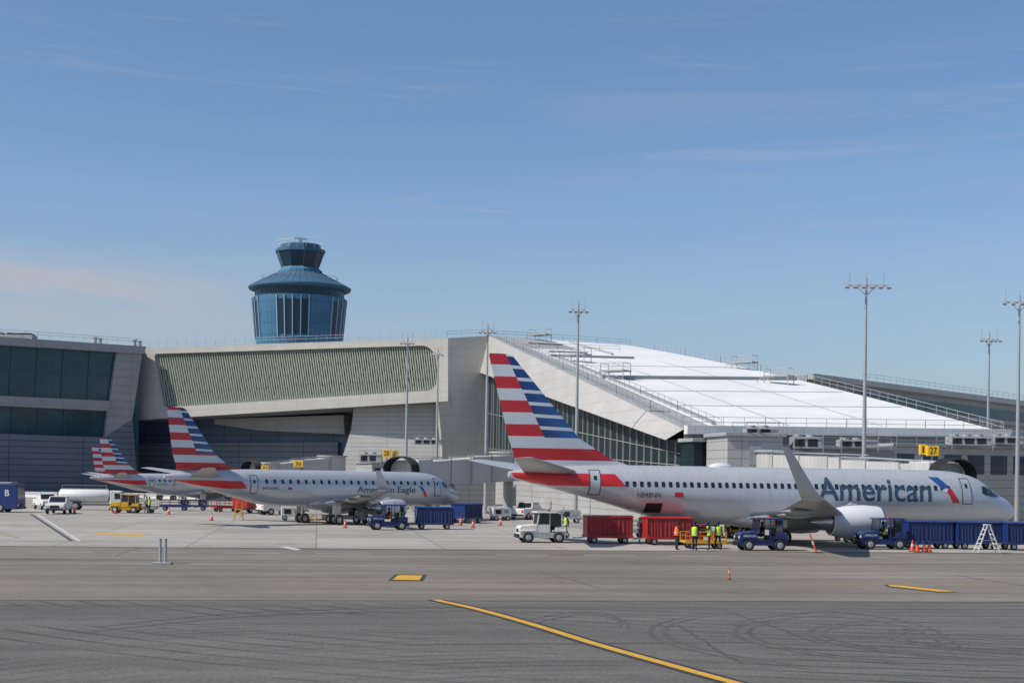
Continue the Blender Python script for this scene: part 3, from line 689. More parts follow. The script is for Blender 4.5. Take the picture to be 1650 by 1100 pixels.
for s_,t_ in ((.16,.60),(.955,.47),(.83,.64),(.32,.03),(.18,.40)):
    p=roofpt(s_,t_); mb=MB()
    mb.box(-1.8,1.8,-1.1,1.1,.9,1.1,greyp)
    for x in (-1.7,1.7):
        for y in (-1,1): mb.bar((x,y,-.5),(x,y,2.0),.09,steel)
    for x in (-1.7,1.7): mb.bar((x,-1,2),(x,1,2),.07,steel)
    for y in (-1,1): mb.bar((-1.7,y,2),(1.7,y,2),.07,steel); mb.bar((-1.7,y,1.5),(1.7,y,1.5),.05,steel)
    mb.bar((-1.8,-1,1),(-3.6,-1,-.3),.09,steel); mb.bar((-1.8,1,1),(-3.6,1,-.3),.09,steel)
    tag(mb.obj('roof_access_platform',loc=p,rz=-.6),'grey steel access platform with handrails on the white roof','platform','roof platforms')
PR=Plane(pt(1390,620,232),pt(1700,650,285))
fw=thing('terminal_pier','blue-grey glazed terminal pier beyond the white roof','building',PR.hit(1500,None))
mb=MB(); mb.slab(PR,[(1300,604),(1900,681),(1900,None),(1300,None)],-20,0,cladshade)
child(mb,'wall',fw)
mb=MB(); mb.slab(PR,[(1300,622),(1900,697),(1900,712),(1300,640)],0,.3,glassb); child(mb,'window_band',fw)
mb=MB(); mb.slab(PR,[(1300,602),(1900,679),(1900,687),(1300,611)],0,1.2,clad); mb.slab(PR,[(1300,640),(1900,712),(1900,718),(1300,647)],0,.8,cladshade); child(mb,'cladding',fw)
railing([PR.hit(1390,612),PR.hit(1880,676)],'thin railing on the far pier roof')

def annex(name,label,px0,px1,pytop,d0,d1,depth,mats,z1=None,cat='building',extra=None):
    P=Plane(pt(px0,pytop,d0),pt(px1,pytop,d1)); r=thing(name,label,cat,P.hit((px0+px1)/2,None))
    zt=P.hit((px0+px1)/2,pytop).z if z1 is None else z1
    a=P.hit(px0,None); b=P.hit(px1,None); a0=Vector((a.x,a.y,0)); b0=Vector((b.x,b.y,0)); u=Vector((0,0,zt))
    mb=MB(); q=[a0,b0,b0+u,a0+u]; mb.loft([q,[p-P.n*depth for p in q]],mats); child(mb,'wall',r,bevel=.05)
    mb=MB(); u2=Vector((0,0,.35)); t=P.t*.25; q=[a0+u-t,b0+u+t,b0+u+u2+t,a0+u+u2-t]; mb.loft([[p+P.n*.25 for p in q],[p-P.n*(depth+.2) for p in q]],greyp); child(mb,'roof',r,bevel=.04)
    if extra: extra(P,r,a0,b0,zt)
    return P,r
def door_extra(P,r,a,b,zt):
    c_=a.lerp(b,.5); mb=MB(); t=P.t; q=[c_-t*.6+Vector((0,0,zt-2.6)),c_+t*.6+Vector((0,0,zt-2.6)),c_+t*.6+Vector((0,0,zt-.5)),c_-t*.6+Vector((0,0,zt-.5))]
    mb.loft([[p+P.n*.06 for p in q],[p+P.n*.004 for p in q]],greyp); child(mb,'door',r)
def win_extra(P,r,a,b,zt):
    for i in range(int((b-a).length/2.6)):
        c_=a.lerp(b,(i+.5)/int((b-a).length/2.6)); mb=MB(); t=P.t; q=[c_-t*1.0+Vector((0,0,zt-2.6)),c_+t*1.0+Vector((0,0,zt-2.6)),c_+t*1.0+Vector((0,0,zt-.7)),c_-t*1.0+Vector((0,0,zt-.7))]
        mb.loft([[p+P.n*.06 for p in q],[p+P.n*.004 for p in q]],glassd); child(mb,'window',r)
annex('roof_plant_room','pale grey plant room with a service door beside the concourse',1172,1262,703,131,132,6,banded,extra=door_extra)
annex('service_building','grey glazed service block below the white roof',1262,1440,724,134,138,5,cladshade,extra=win_extra)
annex('service_building','long low pale block with windows beside the concourse',1440,1700,722,139,146,6,banded,extra=win_extra)
annex('service_building','low ramp-level terminal block with dark windows',600,800,748,214,222,8,banded,extra=win_extra)
annex('service_building','narrow glazed stair block at the concourse corner',1118,1168,712,137,138,3,flankg)
annex('ramp_building','dark ramp-level block behind the parked jets',330,600,775,226,232,8,basewall,extra=win_extra)
def hvac(px,py,d,w,h,label='grey rooftop air handling unit with fans'):
    p=pt(px,py,d); r=thing('air_handling_unit',label,'air conditioner',p,group='rooftop units')
    mb=MB(); mb.box(-w/2,w/2,-1,1,0,h,greyp); mb.obj('casing',r,bevel=.04)
    for i in range(int(w/1.2)):
        mb=MB(); x=-w/2+.6+i*1.2; mb.cyl((x,0,h-.02),(x,0,h+.25),.45,.45,14,greyp); mb.obj('fan_housing',r)
        mb=MB(); mb.box(x-.45,x+.45,-1.03,-1.002,h*.2,h*.8,dark); mb.obj('grille',r)
    mb=MB()
    for x in (-w/2,w/2): mb.bar((x,-1.3,-.4),(x,-1.3,h+.5),.07,steel)
    mb.bar((-w/2,-1.3,h+.5),(w/2,-1.3,h+.5),.07,steel); mb.obj('guard_frame',r)
hvac(1298,723,133,2.7,1.1); hvac(1225,700,133,3,.6); hvac(1380,722,136,3.5,.8); hvac(1560,718,141,4,.9); hvac(1620,716,143,3,.8); hvac(598,745,200,3,1.2); hvac(690,716,214,4,.8)
railing([pt(1180,700,131),pt(1262,701,131)],'railing on the plant room roof'); railing([pt(1275,722,133.5),pt(1436,724,136.5)],'railing on the service block roof'); railing([pt(1445,719,138.5),pt(1690,722,145)],'railing on the long low block roof')

# ---------------------------------------------------------------- TOWER
TD=450.0; tc0=pt(482,550,TD); cx,cy=tc0.x,TD
def tz(y): return H-(y-765.2)*.19634
tw=thing('control_tower','round blue airport control tower with flared cab and roof antennas','control tower',(cx,cy,0))
def tchild(mb,name,**k): return mb.obj(name,tw,**k)
mb=MB(); mb.revz([(9.5,0),(9.5,34),(13.4,tz(556)),(14.7,tz(482))],0,0,towerblue,56); tchild(mb,'shaft',smooth=True)
def drumr(z): return 13.4+(14.7-13.4)*(z-tz(556))/(tz(482)-tz(556))
def strip(mb,a0,a1,z0,z1,m,off=.12,rf=drumr,n=4):
    rings=[]
    for i in range(n+1):
        a=a0+(a1-a0)*i/n; c_,s_=math.cos(a),math.sin(a)
        rings.append([((rf(z0)+off)*c_,(rf(z0)+off)*s_,z0),((rf(z1)+off)*c_,(rf(z1)+off)*s_,z1),((rf(z1)-.3)*c_,(rf(z1)-.3)*s_,z1),((rf(z0)-.3)*c_,(rf(z0)-.3)*s_,z0)])
    mb.loft(rings,m)
for base in range(0,360,72):
    for k_ in (-1.5,-.5,.5,1.5):
        mb=MB(); a=math.radians(-90+base+k_*10.0); strip(mb,a-.07,a+.07,tz(544),tz(490),towerglass); tchild(mb,'window')
tpf=M('tower_pale_fin',(.26,.38,.48),rough=.5)
for base in range(0,360,72):
    for k_ in (-2,-1,0,1,2):
        mb=MB(); a=math.radians(-90+base+k_*10.0); strip(mb,a-.012,a+.012,tz(548),tz(483),tpf,.35); tchild(mb,'vertical_fin')
mb=MB(); mb.revz([(13.9,tz(484)),(13.9,tz(470))],0,0,towerglass,56,False); tchild(mb,'gallery_glazing')
for i in range(36):
    a=2*math.pi*i/36; mb=MB(); strip(mb,a-.006,a+.006,tz(483),tz(471),towerblue,.1,lambda z:13.9,1); tchild(mb,'gallery_mullion')
mb=MB(); mb.revz([(13.6,tz(471)),(15.8,tz(468.5)),(16.1,tz(466.5)),(16.1,tz(464)),(15.7,tz(463)),(7.2,tz(441)),(0.1,tz(441))],0,0,towerroof,56,False); tchild(mb,'gallery_roof')
mb=MB(); trb=M('tower_dark_rib',(.03,.07,.11),rough=.6)
for i in range(40):
    a=2*math.pi*i/40; c_,s_=math.cos(a),math.sin(a); mb.bar((15.6*c_,15.6*s_,tz(463)),(7.2*c_,7.2*s_,tz(441)),.14,trb)
tchild(mb,'roof_rib')
mb=MB(); zz=tz(452.8)
for i in range(32):
    a=2*math.pi*i/32; b=2*math.pi*(i+1)/32; R0=11.9
    p=Vector((R0*math.cos(a),R0*math.sin(a),zz)); q=Vector((R0*math.cos(b),R0*math.sin(b),zz)); mb.bar(p,p+Vector((0,0,1.1)),.08,steel); mb.bar(p+Vector((0,0,1.1)),q+Vector((0,0,1.1)),.08,steel)
tchild(mb,'walkway_railing')
NC=10
mb=MB(); mb.revz([(7.2,tz(442)),(7.0,tz(437)),(5.8,tz(432))],0,0,towerblue,NC); tchild(mb,'cab_base')
mb=MB(); mb.revz([(5.8,tz(432)),(7.5,tz(408))],0,0,towerglass,NC); tchild(mb,'cab_glazing')
for i in range(NC):
    mb=MB(); a=2*math.pi*i/NC; mb.bar((5.85*math.cos(a),5.85*math.sin(a),tz(432)),(7.55*math.cos(a),7.55*math.sin(a),tz(408)),.16,towerblue); tchild(mb,'cab_mullion')
mb=MB(); mb.revz([(7.55,tz(408.5)),(7.9,tz(407.5)),(7.9,tz(403)),(6.6,tz(402.5)),(6.4,tz(395)),(.1,tz(394.8))],0,0,towerroof,NC,False); tchild(mb,'cab_roof')
mb=MB(); NQ=16
for i in range(NQ):
    a=2*math.pi*i/NQ; r=7.2; p=Vector((r*math.cos(a),r*math.sin(a),tz(403))); b=2*math.pi*(i+1)/NQ; q=Vector((r*math.cos(b),r*math.sin(b),tz(403)))
    mb.bar(p,p+Vector((0,0,2.6)),.06,whitep)
    for h_ in (1.3,2.6): mb.bar(p+Vector((0,0,h_)),q+Vector((0,0,h_)),.06,whitep)
tchild(mb,'railing')
mb=MB(); mb.cyl((0,0,tz(395)),(0,0,tz(386)),.5,.4,10,greyp); mb.box(-2.2,2.2,-.2,.2,tz(386),tz(383),whitep,Matrix.Rotation(.5,4,'Z')); tchild(mb,'radar_antenna')
for x,y,h_ in ((-6.2,-1,3.9),(6.2,-1,4.2),(-3,2,3),(3.6,-3,3.2),(1.8,1,4),(-4.4,-3,2.6)):
    mb=MB(); mb.bar((x,y,tz(402)),(x,y,tz(399)+h_),.08,whitep); tchild(mb,'antenna_mast')

# ---------------------------------------------------------------- LIGHT POLES
def pole(px,pytop,d,label,heads=6,plat=1.0):
    p=pt(px,pytop,d); h=p.z; r=thing('light_pole',label,'light pole',(p.x,p.y,0),group='tall apron light poles')
    mb=MB(); mb.cyl((0,0,0),(0,0,.3),.5,.5,12,greyp); mb.cyl((0,0,.3),(0,0,h),.24,.10,12,steel); mb.obj('mast',r,smooth=True)
    mb=MB(); w_=1.9*plat
    for y in (-.35,.35): mb.bar((-w_,y,h-.7),(w_,y,h-.7),.08,steel)
    for x in (-w_,0,w_): mb.bar((x,-.35,h-.7),(x,.35,h-.7),.08,steel)
    mb.bar((-w_*.5,0,h-.7),(0,0,h-1.6),.07,steel); mb.bar((w_*.5,0,h-.7),(0,0,h-1.6),.07,steel)
    for x in (-w_*.8,0,w_*.85): mb.bar((x,0,h-.7),(x,0,h+.5),.035,steel)
    mb.obj('crossarm',r)
    for i in range(heads):
        x=-w_+2*w_*i/(heads-1); mb=MB(); T_=Matrix.Translation((x,-.5,h-.85))@Matrix.Rotation(.5,4,'X'); mb.box(-.2,.2,-.28,.28,-.08,.08,greyp,T_); mb.box(-.18,.18,-.26,.26,-.11,-.085,lampm,T_); mb.obj('floodlight',r)
pole(1396,448,130,'tall grey mast with a wide floodlight crossarm by the white-roofed concourse')
pole(932,489,150,'tall grey floodlight mast beside the glazed concourse flank',4,.45)
pole(786,524,170,'grey floodlight mast in front of the concourse end',4,.45)
pole(657,543,190,'grey floodlight mast in front of the finned window',4,.4)
pole(706,562,205,'slim grey floodlight mast beside the connector pier',3,.35)
pole(1594,538,175,'grey floodlight mast beyond the low white roof corner',5,.6)
pole(1643,476,140,'tall grey floodlight mast near the service block',5,.9)

# ---------------------------------------------------------------- JET BRIDGES
bridgeM=panelmat('bridge_corrugated',(.52,.51,.49),(.50,.49,.47),(.40,.40,.39),.6,20,msize=.04,rough=.5)
def jet_bridge(rot,cab,label,z0=3.3,zr=4.0):
    rot=Vector((*rot,0)); cab=Vector((*cab,0)); d=cab-rot; L=d.length; ang=math.atan2(d.y,d.x)
    r=thing('boarding_bridge',label,'boarding bridge',rot,ang,group='boarding bridges')
    mb=MB(); mb.cyl((0,0,0),(0,0,zr),.55,.55,16,greyp); mb.obj('column',r)
    mb=MB(); mb.cyl((0,0,zr),(0,0,zr+3),2.0,2.0,24,bridgeM); mb.cyl((0,0,zr+3),(0,0,zr+3.2),2.2,2.2,24,greyp); mb.obj('rotunda',r)
    def tun(x0,x1,z0_,z1_,w,h,name):
        mb=MB(); mb.loft([[(x0,-w,z0_),(x0,w,z0_),(x0,w,z0_+h),(x0,-w,z0_+h)],[(x1,-w,z1_),(x1,w,z1_),(x1,w,z1_+h),(x1,-w,z1_+h)]],bridgeM)
        for i in range(int((x1-x0)/4.8)+1):
            t=min(1,i*4.8/(x1-x0)); x=x0+(x1-x0)*t; z=z0_+(z1_-z0_)*t
            for y in (-w-.04,w+.04): mb.box(x-.06,x+.06,y-.04,y+.04,z,z+h,greyp)
            mb.box(x-.06,x+.06,-w-.08,w+.08,z+h,z+h+.08,greyp)
        for y in (-w+.1,w-.1): mb.bar((x0,y,z0_+h+.25),(x1,y,z1_+h+.25),.08,steel)
        return mb.obj(name,r)
    zm=(zr+z0)/2
    tun(1.6,L*.52,zr,zm,1.45,2.75,'tunnel'); tun(L*.48,L-1.8,zm+.1,z0,1.25,2.5,'tunnel')
    mb=MB(); mb.cyl((L-1,0,z0-.15),(L-1,0,z0+2.7),1.7,1.7,16,bridgeM); mb.box(L-1,L+.9,-1.5,1.5,z0-.1,z0+2.6,bridgeM); mb.obj('cab',r,bevel=.05)
    mb=MB(); mb.box(L-.9,L+.6,-1.53,-1.502,z0+1.1,z0+2.0,vglass); mb.obj('cab_window',r)
    mb=MB(); rings=[]
    for i in range(13):
        x=L+.9+i*.12; e=.12*(i%2); prof=[(-1.6-e,0)]+[((1.6+e)*math.cos(a),1.75+(1.1+e)*math.sin(a)) for a in [math.pi-math.pi*j/8 for j in range(9)]]+[(1.6+e,0)]
        rings.append([(x,y,z0+z) for y,z in prof])
    mb.loft(rings,dark,False,False); mb.obj('bellows',r)
    mb=MB()
    for y in (-1.6,1.6): mb.bar((L*.72,y,.5),(L*.72,y,zm),.3,greyp)
    mb.bar((L*.72,-1.6,1.2),(L*.72,1.6,1.2),.35,greyp); mb.bar((L*.72,-1.6,zm-.2),(L*.72,1.6,zm-.2),.3,greyp)
    ld=mb.obj('drive_leg',r)
    for y in (-.6,.6): wheel(ld,(L*.72,y,0),.5,.35)
    mb=MB()
    for i in range(12):
        x=L-2.2-i*.28; mb.box(x-.15,x+.15,-2.4,-1.6,z0-.1-i*.28,z0-.06-i*.28,steel)
    mb.bar((L-2.0,-2.4,z0+.9),(L-5.4,-2.4,z0-2.2),.06,steel); mb.bar((L-2.0,-2.4,z0),(L-5.4,-2.4,z0-3.2),.08,steel); mb.obj('service_stair',r)
    return r
jet_bridge((24.5,131),(32.2,107.2),'white enclosed boarding bridge reaching the large jet front door')
jet_bridge((-.4,156),(-9.9,138.2),'pale enclosed boarding bridge docked at the regional jet nose')
jet_bridge((-26,205),(-34.5,196),'distant boarding bridge standing by a far regional jet')
jet_bridge((58,142),(50,118),'pale boarding bridge standing beside the large jet nose')

# ---------------------------------------------------------------- GATE SIGNS
def gate_sign(px,py,d,num,w=1.0,h=.75,label=None):
    p=pt(px,py,d); r=thing('gate_sign',label or 'yellow gate number sign reading %s on a post'%num,'sign',(p.x,p.y,0),group='yellow gate number signs')
    mb=MB(); mb.cyl((0,0.2,0),(0,0.2,p.z-h/2),.08,.08,8,steel); mb.obj('post',r)
    mb=MB(); mb.box(-w/2,w/2,-.15,.35,p.z-h/2,p.z+h/2,yelsign); mb.obj('panel',r,bevel=.02)
    flat_text(num,w*.62 if len(num)>1 else w*.3,h*.66,black,r,(0,-.158,p.z),(1,0,0))
gate_sign(481,747,150,'30',1.0,.65); gate_sign(427,753,172,'31',.9,.55); gate_sign(623,730,150,'28',.85,.85); gate_sign(637,730,150.6,'29',.6,.8)
gate_sign(1503,726,117,'27',.95,.85); gate_sign(1487,724,117.5,'1',.5,.85)

# ---------------------------------------------------------------- VEHICLES
def tractor(loc,rz,paint,label,text=None,closed=False):
    r=thing('baggage_tractor',label,'baggage tractor',loc,rz,'airport ground tractors')
    mb=MB(); mb.box(-1.5,1.55,-.62,.62,.32,.64,paint); mb.prism([(.4,.64),(1.55,.64),(1.55,.98),(1.42,1.1),(.4,1.2)],-.66,.66,paint)
    mb.box(-1.5,-.75,-.66,.66,.64,1.05,paint); mb.box(-.75,.4,-.66,.66,.6,.66,paint)
    mb.box(-1.45,-.55,-.78,-.62,.74,.82,paint); mb.box(-1.45,-.55,.62,.78,.74,.82,paint); mb.box(.55,1.45,-.78,-.62,.74,.82,paint); mb.box(.55,1.45,.62,.78,.74,.82,paint)
    mb.obj('body',r,bevel=.04)
    mb=MB()
    for y in (-.64,.64):
        mb.bar((.42,y,1.15),(.3,y,1.95),.07,paint); mb.bar((-1.2,y,1.0),(-1.15,y,1.95),.07,paint); mb.bar((-.4,y,.64),(-.4,y,1.95),.05,paint)
    mb.obj('cab_frame',r)
    mb=MB(); mb.box(-1.35,.5,-.74,.74,1.95,2.04,paint); mb.obj('cab_roof',r,bevel=.03)
    mb=MB(); mb.loft([[(.43,-.6,1.2),(.43,.6,1.2),(.32,.6,1.93),(.32,-.6,1.93)],[(.40,-.6,1.2),(.40,.6,1.2),(.29,.6,1.93),(.29,-.6,1.93)]],vglass); mb.obj('windscreen',r)
    mb=MB(); mb.box(-1.2,-1.17,-.6,.6,1.1,1.9,vglass); mb.obj('rear_window',r)
    if closed:
        for y in (-.67,.65):
            mb=MB(); mb.box(-.38,.38,y,y+.02,.66,1.2,paint); mb.obj('door',r)
            mb=MB(); mb.box(-.36,.36,y,y+.02,1.22,1.9,vglass); mb.obj('side_window',r)
            mb=MB(); mb.box(-1.15,-.42,y,y+.02,1.08,1.9,vglass); mb.obj('side_window',r)
    mb=MB(); mb.box(-.75,-.3,-.5,.5,.66,.95,black); mb.box(-.78,-.66,-.5,.5,.95,1.4,black); mb.obj('seat',r,bevel=.04)
    mb=MB(); mb.cyl((.3,.3,1.0),(.12,.3,1.25),.03,.03,8,black); mb.cyl((.11,.3,1.24),(.09,.3,1.27),.19,.19,16,black); mb.obj('steering_wheel',r)
    mb=MB(); mb.box(1.53,1.68,-.6,.6,.3,.55,black); mb.obj('bumper',r,bevel=.02)
    mb=MB(); mb.box(-1.62,-1.48,-.6,.6,.3,.5,black); mb.box(-1.75,-1.6,-.06,.06,.36,.46,steel); mb.obj('tow_hitch',r)
    mb=MB(); mb.box(1.552,1.57,-.35,.35,.68,.9,black); mb.obj('grille',r)
    for y in (-.48,.48):
        mb=MB(); mb.cyl((1.55,y,.82),(1.59,y,.82),.09,.09,12,lampm); mb.obj('headlight',r)
        mb=MB(); mb.box(-1.53,-1.502,y-.07,y+.07,.82,.95,redlens); mb.obj('tail_light',r)
    mb=MB(); mb.cyl((-.5,0,2.04),(-.5,0,2.18),.07,.06,10,orange); mb.obj('beacon',r)
    for x in (-1.0,1.0):
        for y in (-.68,.68): wheel(r,(x,y,0),.34,.24)
    if text: flat_text(text,.85,.13,whitep,r,(.95,-.668,.92),(1,0,0)); flat_text(text,.85,.13,whitep,r,(.95,.668,.92),(-1,0,0))
    return r
def curtain(mb,x0,x1,y,z0,z1,m,amp=.022,n=40):
    top=[];bot=[]
    for i in range(n+1):
        x=x0+(x1-x0)*i/n; o=amp*math.sin(i*1.9+math.sin(i*.37)*1.5)+random.uniform(-.01,.01); top.append(Vector((x,y+o*.3,z1))); bot.append(Vector((x,y+o*1.5,z0+random.uniform(0,.03))))
    for i in range(n): mb.face([bot[i],bot[i+1],top[i+1],top[i]],m)
def cart(loc,rz,paint,cur,label,open_=False,num=None):
    r=thing('baggage_cart',label,'baggage cart',loc,rz,'covered baggage carts')
    mb=MB(); mb.box(-1.55,1.55,-.78,.78,.42,.54,paint); mb.box(-1.6,1.6,-.82,-.78,.38,.56,paint); mb.box(-1.6,1.6,.78,.82,.38,.56,paint); mb.obj('deck',r,bevel=.02)
    for x0 in (-1.56,1.5):
        mb=MB(); mb.box(x0,x0+.06,-.78,.78,.54,1.78,paint); mb.obj('end_panel',r,bevel=.01)
    for y in (-.78,.78):
        mb=MB(); mb.bar((0,y,.54),(0,y,1.8),.06,paint); mb.obj('roof_post',r)
    mb=MB(); mb.loft([[(x,y,1.8+.1*(1-(y/.85)**2)) for y in (-.85,-.5,0,.5,.85)]+[(x,.85,1.76),(x,-.85,1.76)] for x in (-1.62,1.62)],paint); mb.obj('roof',r)
    mb=MB()
    if not open_: curtain(mb,-1.48,1.48,-.8,.56,1.77,cur)
    else: curtain(mb,-1.48,-.1,-.8,.56,1.77,cur,n=18)
    mb.obj('curtain',r); mb=MB()
    curtain(mb,-1.48,1.48,.8,.56,1.77,cur); mb.obj('curtain',r)
    if open_:
        for i,(x,z,s_) in enumerate(((.3,.54,.5),(.85,.54,.45),(1.25,.54,.35),(.5,.94,.45))):
            mb=MB(); mb.box(x-s_/2,x+s_/2,-.6,.1,z,z+.4,[black,greyp,navyf,redp][i]); mb.box(x-.08,x+.08,-.63,-.6,z+.17,z+.21,black); tag(mb.obj('suitcase',loc=loc,rz=rz,bevel=.04),'packed suitcase lying on a baggage cart','suitcase','loaded suitcases')
    mb=MB(); mb.bar((1.55,0,.42),(2.35,0,.36),.07,steel); mb.cyl((2.35,0,.3),(2.35,0,.42),.09,.09,10,steel); mb.obj('tow_bar',r)
    for x in (-1.05,1.05):
        for y in (-.62,.62): wheel(r,(x,y,0),.24,.16)
    return r
def flat_cart(loc,rz,paint,label,load=True):
    r=thing('flatbed_cart',label,'cart',loc,rz,'flat equipment carts')
    mb=MB(); mb.box(-1.7,1.7,-.8,.8,.45,.6,paint); mb.box(-1.7,1.7,-.82,-.8,.4,.68,paint); mb.obj('deck',r,bevel=.02)
    for y in (-.75,.75):
        mb=MB()
        for x in (-1.65,-.6,.6,1.65): mb.bar((x,y,.6),(x,y,1.25),.05,paint)
        mb.bar((-1.65,y,1.25),(1.65,y,1.25),.05,paint); mb.bar((-1.65,y,.95),(1.65,y,.95),.04,paint); mb.obj('side_rail',r)
    mb=MB(); mb.bar((1.68,0,.48),(2.4,0,.36),.07,steel); mb.obj('tow_bar',r)
    for x in (-1.1,1.1):
        for y in (-.62,.62): wheel(r,(x,y,0),.25,.18)
    return r
def belt_loader(loc,rz,paint,label,z1=2.6):
    r=thing('belt_loader',label,'belt loader',loc,rz,'conveyor belt loaders')
    mb=MB(); mb.box(-2.2,2.2,-.9,.9,.4,.75,paint); mb.box(-2.2,-1.2,.15,.9,.75,1.15,paint); mb.box(1.2,2.2,-.9,-.3,.75,1.0,paint); mb.obj('chassis',r,bevel=.04)
    a=math.atan2(z1-.9,6.2); T_=Matrix.Translation((-3.2,-.3,.85))@Matrix.Rotation(-a,4,'Y')
    mb=MB(); L_=6.4; mb.box(0,L_,-.5,.5,0,.1,dark,T_); mb.box(0,L_,-.58,-.5,-.15,.2,paint,T_); mb.box(0,L_,.5,.58,-.15,.2,paint,T_)
    mb.obj('conveyor',r)
    mb=MB()
    for x in (1,3,5): mb.bar(T_@Vector((x,-.6,.1)),T_@Vector((x,-.6,1.0)),.05,paint)
    mb.bar(T_@Vector((1,-.6,1.0)),T_@Vector((5,-.6,1.0)),.05,paint); mb.bar(T_@Vector((1,-.6,.6)),T_@Vector((5,-.6,.6)),.04,paint); mb.obj('handrail',r)
    for p0,q0,w0 in (((1.0,-.3,.7),(4.6,0,0),.12),((-.5,-.3,.7),(3.4,0,0),.1)):
        mb=MB(); mb.bar(p0,T_@Vector(q0),w0,steel); mb.obj('lift_arm',r)
    mb=MB(); mb.box(-1.0,-.5,.3,.8,.75,1.15,black); mb.box(-1.05,-.95,.3,.8,1.15,1.55,black); mb.obj('seat',r,bevel=.03)
    for x in (-1.4,1.4):
        for y in (-.78,.78): wheel(r,(x,y,0),.38,.24)
    return r
def power_unit(loc,rz,paint,label):
    r=thing('ground_power_unit',label,'generator cart',loc,rz,'ground power units')
    mb=MB(); mb.prism([(-1.0,.4),(1.0,.4),(1.0,1.15),(.8,1.3),(-1.0,1.3)],-.55,.55,paint); mb.obj('housing',r,bevel=.04)
    mb=MB(); mb.box(-.75,-.1,-.57,-.552,.65,1.1,dark); mb.obj('grille',r)
    mb=MB(); mb.box(.2,.7,-.57,-.552,.75,1.1,greyp); mb.obj('control_panel',r)
    mb=MB(); mb.cyl((-.6,.2,1.3),(-.6,.2,1.6),.06,.06,8,steel); mb.obj('exhaust_pipe',r)
    mb=MB(); mb.bar((1.0,0,.45),(1.9,0,.3),.07,steel); mb.obj('tow_bar',r)
    for x in (-.65,.65):
        for y in (-.5,.5): wheel(r,(x,y,0),.24,.16)
def road_vehicle(name,loc,rz,prof,cab,w,paint,label,cat,wheels,wr=.38,glass=[],extra=None,group=None):
    r=thing(name,label,cat,loc,rz,group)
    mb=MB(); mb.prism(prof,-w/2,w/2,paint); mb.obj('body',r,bevel=.07)
    if cab:
        mb=MB(); w2=w/2-.1; a=[(x,-w/2+.02 if i in (0,len(cab)-1) else -w2,z) for i,(x,z) in enumerate(cab)]; b=[(x,-y,z) for x,y,z in a]; mb.loft([a,b],paint); mb.obj('cabin',r,bevel=.05)
    for kind,poly in glass:
        if kind=='side':
            for y in (-1,1):
                mb=MB()
                mb.loft([[(x,y*(w/2-(.03 if z<1.2 else .09) if cab else w/2+.0)+y*.012,z) for x,z in poly],[(x,y*(w/2-(.03 if z<1.2 else .09) if cab else w/2)+y*.002,z) for x,z in poly]],vglass)
                mb.obj('side_window',r)
        else:
            mb=MB(); (x0,z0),(x1,z1)=poly; s_=1 if kind=='front' else -1
            q=[(x0,-w/2+.15,z0),(x0,w/2-.15,z0),(x1,w/2-.2,z1),(x1,-w/2+.2,z1)]
            mb.loft([[(x+.02*s_,y,z+.01) for x,y,z in q],[(x-.02*s_,y,z-.01) for x,y,z in q]],vglass)
            mb.obj({'front':'windscreen','rear':'rear_window'}[kind],r)
    xf=max(x for x,z in prof); xr=min(x for x,z in prof)
    for y in (-w/2+.2,w/2-.2):
        mb=MB(); mb.box(xf-.03,xf+.02,y-.14,y+.14,.7,.88,lampm); mb.obj('headlight',r)
        mb=MB(); mb.box(xr-.02,xr+.03,y-.1,y+.1,.75,1.0,redlens); mb.obj('tail_light',r)
    for xa,xb in ((xf-.02,xf+.1),(xr-.1,xr+.02)):
        mb=MB(); mb.box(xa,xb,-w/2+.08,w/2-.08,.38,.56,black); mb.obj('bumper',r)
    mb=MB(); mb.box(xf-.01,xf+.015,-.45,.45,.62,.9,black); mb.obj('grille',r)
    for x in wheels:
        for y in (-w/2+.1,w/2-.1): wheel(r,(x,y,0),wr,.24)
    if extra: extra(r)
    return r
def pickup(loc,rz,paint,label):
    return road_vehicle('pickup_truck',loc,rz,[(-2.7,.45),(2.6,.45),(2.65,.75),(2.55,1.05),(1.3,1.15),(-2.7,1.15)],[(1.25,1.15),(.55,1.78),(-.7,1.8),(-.95,1.15)],1.9,paint,label,'pickup truck',(-1.75,1.75),.38,
      [('side',[(1.0,1.2),(.5,1.7),(.0,1.7),(.0,1.2)]),('side',[(-.08,1.2),(-.08,1.7),(-.65,1.7),(-.85,1.2)]),('front',[(1.2,1.2),(.6,1.74)]),('rear',[(-.92,1.22),(-.73,1.74)])],group='parked service vehicles')
def van(loc,rz,paint,label,h=2.1,L=2.5,name='van',cat='van',extra=None,group='parked service vehicles'):
    return road_vehicle(name,loc,rz,[(-L,.4),(L,.4),(L+.02,1.0),(L-.5,1.15),(L-1.0,h-.05),(-L,h)],None,1.95,paint,label,cat,(-L*.62,L*.62),.36,
      [('side',[(L-.75,1.2),(L-1.1,h-.3),(L-1.9,h-.3),(L-1.9,1.2)]),('side',[(L-2.0,1.2),(L-2.0,h-.3),(-L+.3,h-.3),(-L+.3,1.2)]),('front',[(L-.48,1.2),(L-.96,h-.12)])],extra=extra,group=group)
def bus(loc,rz,label):
    def ex(r):
        flat_text('B',.45,.65,whitep,r,(4.15,-1.262,2.05),(1,0,0))
        mb=MB(); mb.box(-4.5,4.5,-1.0,1.0,2.98,3.15,greyp); mb.obj('roof_pod',r,bevel=.05)
    return road_vehicle('shuttle_bus',loc,rz,[(-5.2,.35),(5.2,.35),(5.25,1.3),(5.1,2.95),(4.9,3.0),(-5.2,3.0)],None,2.5,bluep,label,'bus',(-3.2,3.4),.48,[('side',[(-3.6,1.5),(3.3,1.5),(3.3,2.6),(-3.6,2.6)]),('front',[(5.22,1.4),(5.12,2.75)])],extra=ex)
